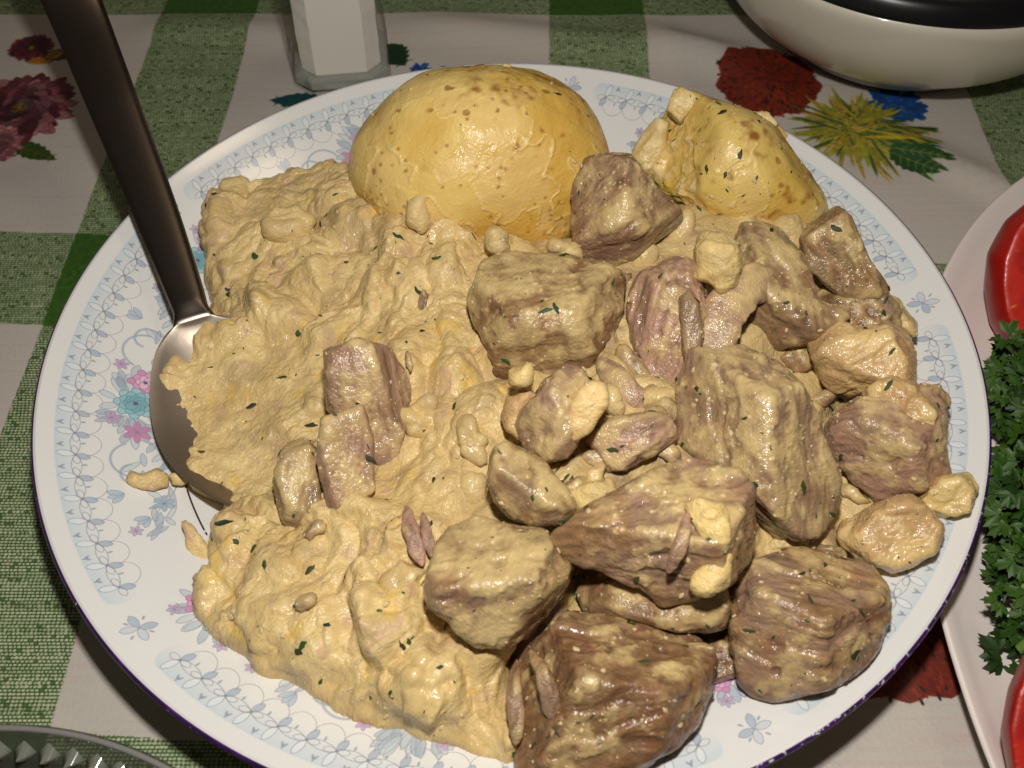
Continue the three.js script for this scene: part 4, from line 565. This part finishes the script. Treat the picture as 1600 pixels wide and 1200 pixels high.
// flecks of herb and crumbs of curd on the food: too many to count
{
  const R = rng(404), herbT = [], crumbT = [], q = new THREE.Quaternion(), q2 = new THREE.Quaternion(), Z = V(0, 0, 1), n = V(0, 0, 0), p = V(0, 0, 0), a = V(0, 0, 0), b = V(0, 0, 0), c = V(0, 0, 0);
  for (const f of foodPieces) {
    const g = f.m.geometry, id = g.index.array, po = g.attributes.position.array, tri = id.length / 3, O = V(0, 0, 0);
    let area = 0; const A = []; f.m.updateWorldMatrix(true, false); O.setFromMatrixPosition(f.m.matrixWorld); for (let t = 0; t < tri; t += 1) { a.fromArray(po, id[t * 3] * 3); b.fromArray(po, id[t * 3 + 1] * 3); c.fromArray(po, id[t * 3 + 2] * 3); n.crossVectors(b.sub(a), c.sub(a)); const s = n.length() / 2, up = n.y / (2 * s + 1e-12); if (up > 0.15) area += s; A.push(area); }
    const place = (count, list, kind) => { for (let k = 0; k < count; k++) {
      const want = R() * area; let lo = 0, hi = A.length - 1; while (lo < hi) { const m = (lo + hi) >> 1; if (A[m] < want) lo = m + 1; else hi = m; }
      a.fromArray(po, id[lo * 3] * 3); b.fromArray(po, id[lo * 3 + 1] * 3); c.fromArray(po, id[lo * 3 + 2] * 3); p.copy(a).add(b).add(c).divideScalar(3).add(O); n.crossVectors(b.clone().sub(a), c.clone().sub(a)).normalize(); if (n.y < 0) n.negate();
      q.setFromUnitVectors(Z, n); q2.setFromAxisAngle(Z, R() * 6.28); q.multiply(q2);
      const s = kind ? 0.0002 + 0.00045 * R() ** 4 : 0.0003 + 0.0013 * R() ** 2.4;
      list.push(new THREE.Matrix4().compose(p.clone().addScaledVector(n, kind ? 0.00005 : -0.00002 + 0.0001 * R()), q, kind ? V(s * (0.8 + 0.9 * R()), s, s * 0.55) : V(s * (0.7 + R() * 0.9), s * (0.4 + 0.4 * R()), s))); } };
    place(Math.round(area * 1e6 * 0.012 * f.herbs), herbT, 0); place(Math.round(area * 1e6 * 0.03 * f.crumbs), crumbT, 1);
  }
  const hp = []; const rr = rng(3); for (let i = 0; i < 9; i++) { const t = i / 9 * 6.283, r = 0.7 + 0.45 * rr(); hp.push(Math.cos(t) * r, Math.sin(t) * r, 0.12 * Math.sin(t * 2)); } hp.push(0, 0, 0.22); const hi = []; for (let i = 0; i < 9; i++) hi.push(i, (i + 1) % 9, 9);
  const put = (name, g, m, list, label, cat) => { const im = shadows(new THREE.InstancedMesh(g, m, list.length)); list.forEach((t, i) => im.setMatrixAt(i, t)); im.name = numbered(name); scene.add(im); tag(im, label, cat, null, 'stuff'); return im; };
  const hm = put('parsley_flecks', geo(hp, hi), M.herb, herbT, 'dark green chopped herb flecks scattered over the meat and mash', 'herb flecks');
  herbT.forEach((_, i) => hm.setColorAt(i, new THREE.Color().setRGB(0.7 + R() * 1.0, 0.7 + R() * 1.2, 0.6 + R() * 0.8)));
  const cg = mergeVertices(new THREE.IcosahedronGeometry(1, 1).deleteAttribute('normal').deleteAttribute('uv')), cp = cg.attributes.position; for (let i = 0; i < cp.count; i++) { const k = 0.65 + 0.7 * rr(); cp.setXYZ(i, cp.getX(i) * k, cp.getY(i) * k, cp.getZ(i) * k); } cg.computeVertexNormals();
  put('curd_crumbs', cg, M.curd, crumbT, 'tiny pale curd crumbs scattered over the food', 'curd crumbs');
}

// ---------------------------------------------------------------- the spoon
{
  const path = [[60, -125, 0.082], [112, 0, 0.0655], [180, 170, 0.0515], [245, 335, 0.0395], [290, 460, 0.0318], [312, 525, 0.0285], [354, 612, 0.0245], [392, 692, 0.023], [424, 760, 0.0225], [448, 810, 0.0225]].map((q) => P(...q));
  const cv = new THREE.CatmullRomCurve3(path, false, 'centripetal'), Ls = 200, side0 = V(1, 0, 0);
  const neck = 0.515, half = (t) => { if (t < neck) { const k = t / neck; return lerp(0.0108, 0.0047, Math.pow(k, 0.8)) + 0.0012 * ss(k, 0.93, 1) ; } const k = (t - neck) / (1 - neck); return Math.max(0.0002, 0.0061 * (1 - k) + 0.0186 * Math.sin(Math.PI * Math.pow(k, 0.84))) * Math.sqrt(clamp((1 - k) * 9, 0, 1)); };
  const part = (t0, t1, n, name, parent) => {
    const K = 24, pos = [], uv = [], idx = [], O = cv.getPoint(neck);
    for (let i = 0; i <= n; i++) {
      const t = lerp(t0, t1, i / n), c = cv.getPoint(t), tan = cv.getTangent(t), side = tan.clone().cross(V(0, 1, 0)).normalize(), up = side.clone().cross(tan).normalize(), w = half(t), k = clamp((t - neck) / (1 - neck), 0, 1);
      const deep = -0.0075 * Math.pow(Math.sin(Math.PI * Math.pow(k, 0.8)), 0.8), crown = t < neck ? 0.0009 * (1 - ss(t / neck, 0.9, 1)) : 0, th = t < neck ? 0.0011 : 0.0007;
      for (let s = 0; s < 2; s++) for (let j = 0; j <= K; j++) { const x = (j / K) * 2 - 1, xx = s ? -x : x, e = Math.sqrt(Math.max(0, 1 - Math.pow(Math.abs(xx), 8))), y = (deep + crown) * (1 - xx * xx) + (s ? -th : th) * e; const q = c.clone().addScaledVector(side, -xx * w).addScaledVector(up, y).sub(O); pos.push(q.x, q.y, q.z); uv.push(xx * w / 0.02, t * 8); }
    }
    const row = 2 * (K + 1); for (let i = 0; i < n; i++) for (let j = 0; j < row; j++) { const a = i * row + j, b = i * row + (j + 1) % row; idx.push(a, a + row, b, b, a + row, b + row); }
    return mesh(name, geo(pos, idx, null, uv), name === 'bowl' ? M.spoonBowl : M.steel, parent);
  };
  const sp = group('tablespoon', cv.getPoint(neck).toArray()); tag(sp, 'steel tablespoon resting on the plate rim with its bowl sunk in the mash', 'spoon');
  part(0, neck, 90, 'handle', sp); part(neck, 1, 110, 'bowl', sp);
}

// ---------------------------------------------------------------- side platter with tomato and parsley
{
  const a = 0.125, b = 0.185, prof = smoothProfile([[0.6, 0.0055], [0.8, 0.0056], [0.88, 0.0068], [0.95, 0.0105], [0.985, 0.0132], [1, 0.0138], [1.004, 0.013], [0.99, 0.0112], [0.95, 0.0075], [0.88, 0.0035], [0.8, 0.001], [0.79, 0.0003], [0.6, 0.0003]], 60);
  const g = latheGeo([[0, 0.0055], ...prof, [0, 0.0003]], 200); const p = g.attributes.position; for (let i = 0; i < p.count; i++) p.setXYZ(i, p.getX(i) * a, p.getY(i), p.getZ(i) * b); g.computeVertexNormals();
  const o = mesh('side_platter', g, new THREE.MeshPhysicalMaterial({ name: 'pinkish white glaze', color: new THREE.Color(0.82, 0.73, 0.68), roughness: 0.4, clearcoat: 0.5, clearcoatRoughness: 0.15 })); o.position.set(0.232, 0.0015, 0.08);
  tag(o, 'plain white oval platter with tomato and parsley, tucked under the dinner plate on the right', 'platter');
  const tomatoLook = (S) => (q, n, l) => { const x = q.x, y = q.y, z = q.z, f = fbm(x * 120, y * 120, z * 120, 3), face = ss(n.x * S.fn.x + n.y * S.fn.y + n.z * S.fn.z, 0.86, 0.97); let c = mix3(C3(176, 18, 11), C3(158, 26, 13), 0.5 + 0.5 * f); const cut = mix3(C3(188, 34, 20), C3(160, 20, 12), ss(f, -0.2, 0.3)); c = mix3(c, cut, face); c = mix3(c, C3(206, 96, 70), 0.7 * face * (1 - face) * 4 * 0.6); const seed = fbm(x * 260, y * 260, z * 260, 2); c = mix3(c, C3(206, 140, 40), face * ss(seed, 0.42, 0.55)); return [0.00015 * f + face * 0.0001 * seed, ...c]; };
  const tom = (label, S) => { const O = P(S.c[0], S.c[1], S.h), w = EYE.clone().sub(O).normalize(), u = V(0, 1, 0).cross(w).normalize(), v = w.clone().cross(u), [az, ti] = S.cuts[0].map((q) => q * Math.PI / 180); S.fn = V(0, 0, 0).addScaledVector(u, Math.sin(ti) * Math.cos(az)).addScaledVector(v, Math.sin(ti) * Math.sin(az)).addScaledVector(w, Math.cos(ti)); piece({ name: 'tomato_half', label, cat: 'tomato', group: 'tomato halves on the side platter', mat: M.tomato, look: tomatoLook, p: 2.1, herbs: 0, crumbs: 0, res: 0.0006, edge: 0.0012, ...S }); };
  tom('cut red tomato at the right edge of the picture, above the parsley', { o: [[1537, 450], [1542, 395], [1570, 345], [1610, 312], [1680, 300], [1740, 340], [1760, 420], [1745, 500], [1690, 552], [1615, 562], [1568, 540], [1546, 505]], c: [1650, 435], h: 0.026, t: 0.02, tb: 0.017, seed: 60, cuts: [[28, 24, 0.42]] });
  tom('cut red tomato at the lower right corner of the picture, below the parsley', { o: [[1563, 1145], [1575, 1075], [1600, 1022], [1660, 990], [1720, 1010], [1760, 1090], [1750, 1200], [1690, 1265], [1620, 1265], [1577, 1215]], c: [1660, 1130], h: 0.026, t: 0.019, tb: 0.017, seed: 61, cuts: [[24, 24, 0.42]] });

  // parsley: fans of three toothed lobes
  const leafG = [0, 1, 2].map((k) => {
    const R = rng(70 + k), pts = [], lobe = (ang, len, w) => { const n = 7; for (let i = 0; i <= n; i++) { const t = i / n, side = Math.sin(Math.PI * t * 0.93 + 0.12), tooth = (i % 2 ? 1.13 : 0.9), L = len * (0.5 + 0.5 * Math.sin(Math.PI * t)) * tooth, aa = ang + (t - 0.5) * w; pts.push([Math.cos(aa) * L, Math.sin(aa) * L * (0.9 + 0.1 * side)]); } };
    pts.push([0, -0.06]); lobe(-1.0 + 0.1 * R(), 0.9, 1.15); lobe(0, 1.1, 1.15); lobe(1.0 - 0.1 * R(), 0.9, 1.15); pts.push([0, 0.06]);
    const pos = [0.12, 0, 0.02], idx = []; for (const [x, y] of pts) pos.push(x, y, -0.28 * (x * x * 0.5 + y * y) + 0.1 * Math.sin(7 * Math.atan2(y, x)) * Math.hypot(x, y)); for (let i = 1; i < pts.length; i++) idx.push(0, i, i + 1); const fan = geo(pos, idx); return mergeGeometries([-1.1, 0, 1.1].map((a, j) => { const f = fan.clone(); f.scale(j === 1 ? 0.75 : 0.6, j === 1 ? 0.75 : 0.6, 0.75); f.rotateX((R() - 0.5) * 0.9); f.translate(0.3, 0, 0.05 * j); f.rotateZ(a); return f; }));
  });
  const lm = [[0.022, 0.062, 0.006], [0.013, 0.038, 0.004], [0.036, 0.085, 0.008]].map((c, i) => new THREE.MeshPhysicalMaterial({ name: 'parsley leaf', color: new THREE.Color(...c), roughness: 0.5, specularIntensity: 0.7, side: THREE.DoubleSide }));
  const stemM = new THREE.MeshPhysicalMaterial({ name: 'parsley stem', color: new THREE.Color(0.11, 0.2, 0.035), roughness: 0.4, clearcoat: 0.3 });
  function sprig(label, root, spots, seed, count, size) {
    const O = P(...root), s = group('parsley_sprig', O.toArray()), R = rng(seed); tag(s, label, 'parsley', 'parsley on the side platter');
    const pts = spots.map((q) => P(...q).sub(O));
    pts.forEach((q, i) => { const mid = q.clone().multiplyScalar(0.5).add(V(0, 0.004, 0)); mesh('stem', new THREE.TubeGeometry(new THREE.CatmullRomCurve3([V(0, 0, 0), mid, q]), 14, 0.0007 + (i === 0 ? 0.0007 : 0), 7), stemM, s); });
    for (let i = 0; i < count; i++) {
      const q = pts[i % pts.length], m = mesh('leaf', leafG[i % 3], lm[Math.floor(R() * 3)], s), k = size * (0.65 + 0.6 * R());
      m.position.copy(q).add(V((R() - 0.28) * 0.018, (R() - 0.35) * 0.011, (R() - 0.5) * 0.022)); if (m.position.y + O.y < 0.009) m.position.y = 0.009 - O.y + 0.004 * R();
      m.rotation.set(-1.2 + (R() - 0.5) * 1.7, (R() - 0.5) * 1.3, R() * 6.28, 'YXZ'); m.scale.setScalar(k);
    }
    return s;
  }
  sprig('dense bunch of curly green parsley between the two tomatoes', [1610, 880, 0.016], [[1576, 845, 0.014], [1586, 560, 0.026], [1585, 620, 0.024], [1590, 680, 0.026], [1600, 600, 0.027], [1588, 730, 0.024], [1600, 770, 0.028], [1590, 790, 0.022], [1640, 720, 0.026], [1585, 835, 0.02], [1640, 820, 0.026], [1590, 685, 0.02], [1590, 820, 0.016], [1620, 660, 0.02]], 81, 300, 0.0058);
  sprig('parsley tip hanging below the main bunch, above the lower tomato', [1620, 870, 0.018], [[1585, 940, 0.016], [1595, 905, 0.017], [1580, 960, 0.014], [1615, 930, 0.019]], 82, 36, 0.0062);
  sprig('single dark parsley leaf touching the lower tomato', [1625, 1000, 0.014], [[1592, 1015, 0.015], [1598, 1035, 0.012]], 83, 8, 0.006);
}

// ---------------------------------------------------------------- bowl at the back right
{
  const o = group('glazed_bowl', [0.158, 0.0005, -0.199]); tag(o, 'cream glazed bowl with a glossy black lid, behind the plate at the upper right', 'bowl');
  const cream = new THREE.MeshPhysicalMaterial({ name: 'cream glaze', color: new THREE.Color(0.66, 0.61, 0.5), roughness: 0.4, clearcoat: 0.7, clearcoatRoughness: 0.08 });
  mesh('body', latheGeo(smoothProfile([[0.0785, 0.05], [0.081, 0.0508], [0.0822, 0.049], [0.0815, 0.043], [0.0775, 0.031], [0.0705, 0.02], [0.061, 0.0115], [0.05, 0.007], [0.047, 0.006]].map((q) => q), 60).concat([[0, 0.006]]), 160), cream, o);
  mesh('foot', latheGeo([[0.046, 0.0065], [0.0475, 0.004], [0.0485, 0.0012], [0.047, 0], [0.044, 0], [0.043, 0.004], [0, 0.0045]], 120), new THREE.MeshPhysicalMaterial({ name: 'grey foot', color: new THREE.Color(0.35, 0.34, 0.33), roughness: 0.3, clearcoat: 0.6 }), o);
  mesh('lid', latheGeo(smoothProfile([[0.0001, 0.052], [0.02, 0.0522], [0.05, 0.0528], [0.066, 0.0555], [0.073, 0.059], [0.0785, 0.0575], [0.081, 0.0535], [0.0815, 0.0505], [0.0795, 0.0495]], 60), 160), new THREE.MeshPhysicalMaterial({ name: 'black glaze', color: new THREE.Color(0.008, 0.008, 0.009), roughness: 0.3, specularIntensity: 0.6 }), o);
}

// ---------------------------------------------------------------- salt shaker
{
  const o = group('salt_shaker', [-0.0668, 0.0008, -0.172]); o.rotation.y = 0.12; tag(o, 'square glass shaker full of white salt, behind the plate', 'salt shaker');
  const box = (w, h, y0, r, top) => { const s = new THREE.Shape(), a = w / 2; s.moveTo(-a + r, -a); s.lineTo(a - r, -a); s.lineTo(a, -a + r); s.lineTo(a, a - r); s.lineTo(a - r, a); s.lineTo(-a + r, a); s.lineTo(-a, a - r); s.lineTo(-a, -a + r); s.closePath(); const g = new THREE.ExtrudeGeometry(s, { depth: h, bevelEnabled: true, bevelSize: 0.0016, bevelThickness: 0.0016, bevelSegments: 5, steps: 12 }); g.rotateX(-Math.PI / 2); g.translate(0, y0, 0); const p = g.attributes.position; for (let i = 0; i < p.count; i++) { const k = 1 - 0.0 * p.getY(i); p.setX(i, p.getX(i) * k); } g.computeVertexNormals(); return g; };
  const glass = new THREE.MeshPhysicalMaterial({ name: 'clear glass', color: new THREE.Color(0.96, 0.96, 0.95), transmission: 1, thickness: 0, roughness: 0.04, ior: 1.5 });
  mesh('glass_jar', box(0.0345, 0.075, 0.0014, 0.005), glass, o);
  const sg = box(0.0275, 0.058, 0.0062, 0.0045), p = sg.attributes.position; for (let i = 0; i < p.count; i++) { const k = 0.0004 * noise(p.getX(i) * 300, p.getY(i) * 300, p.getZ(i) * 300); p.setX(i, p.getX(i) + k); } sg.computeVertexNormals();
  mesh('salt', sg, new THREE.MeshStandardMaterial({ name: 'salt', color: new THREE.Color(0.86, 0.81, 0.73), roughness: 0.95, bumpMap: grain, bumpScale: 0.0003 }), o);
  mesh('glass_base', box(0.033, 0.002, 0.0016, 0.005), new THREE.MeshPhysicalMaterial({ name: 'thick glass base', color: new THREE.Color(0.3, 0.31, 0.28), roughness: 0.12, clearcoat: 1, clearcoatRoughness: 0.05 }), o);
  mesh('cap', new THREE.CylinderGeometry(0.0155, 0.0165, 0.02, 48).translate(0, 0.088, 0), M.steel, o);
}

// ---------------------------------------------------------------- cut glass dish at the lower left
{
  const R0 = 0.085, o = group('cut_glass_dish', [-0.112, 0.0008, 0.1955]); tag(o, 'cut glass dish with rows of pointed facets, at the lower left corner', 'glass dish');
  const glass = new THREE.MeshPhysicalMaterial({ name: 'crystal', color: new THREE.Color(0.5, 0.51, 0.44), transmission: 0.93, thickness: 0, roughness: 0.08, ior: 1.6 }), cut = new THREE.MeshPhysicalMaterial({ name: 'cut crystal', color: new THREE.Color(0.26, 0.27, 0.22), transmission: 0.4, thickness: 0.004, roughness: 0.08, ior: 1.55 });
  mesh('dish', latheGeo(smoothProfile([[0.03, 0.0065], [0.055, 0.0075], [0.07, 0.0145], [0.0795, 0.0245], [0.084, 0.0296], [0.0853, 0.0302], [0.0862, 0.0292], [0.0835, 0.022], [0.074, 0.0095], [0.06, 0.001], [0.03, 0.0006]], 70).concat([[0, 0.0006]]).reverse().concat([[0, 0.0065]]).reverse(), 200), glass, o);
  mesh('rim', new THREE.TorusGeometry(R0, 0.0007, 10, 200).rotateX(Math.PI / 2).translate(0, 0.0298, 0), new THREE.MeshPhysicalMaterial({ name: 'crystal rim', color: new THREE.Color(0.22, 0.21, 0.2), roughness: 0.1, clearcoat: 1, clearcoatRoughness: 0.04 }), o);
  const prism = new THREE.ConeGeometry(0.0026, 0.0042, 4, 1), rib = new THREE.ConeGeometry(0.0022, 0.012, 4, 1), n = 92;
  for (let i = 0; i < n; i++) {
    const a = i / n * 6.2832, put = (g, r, y, tilt, name) => { const m = mesh(name, g, cut, o); m.position.set(Math.cos(a) * r, y, Math.sin(a) * r); m.rotation.order = 'YXZ'; m.rotation.y = -a; m.rotation.z = tilt; };
    put(prism, 0.0795, 0.0282, 0.9, 'facet'); put(rib, 0.0735, 0.0205, 0.8, 'rib');
  }
}

renderer.render(scene, camera);
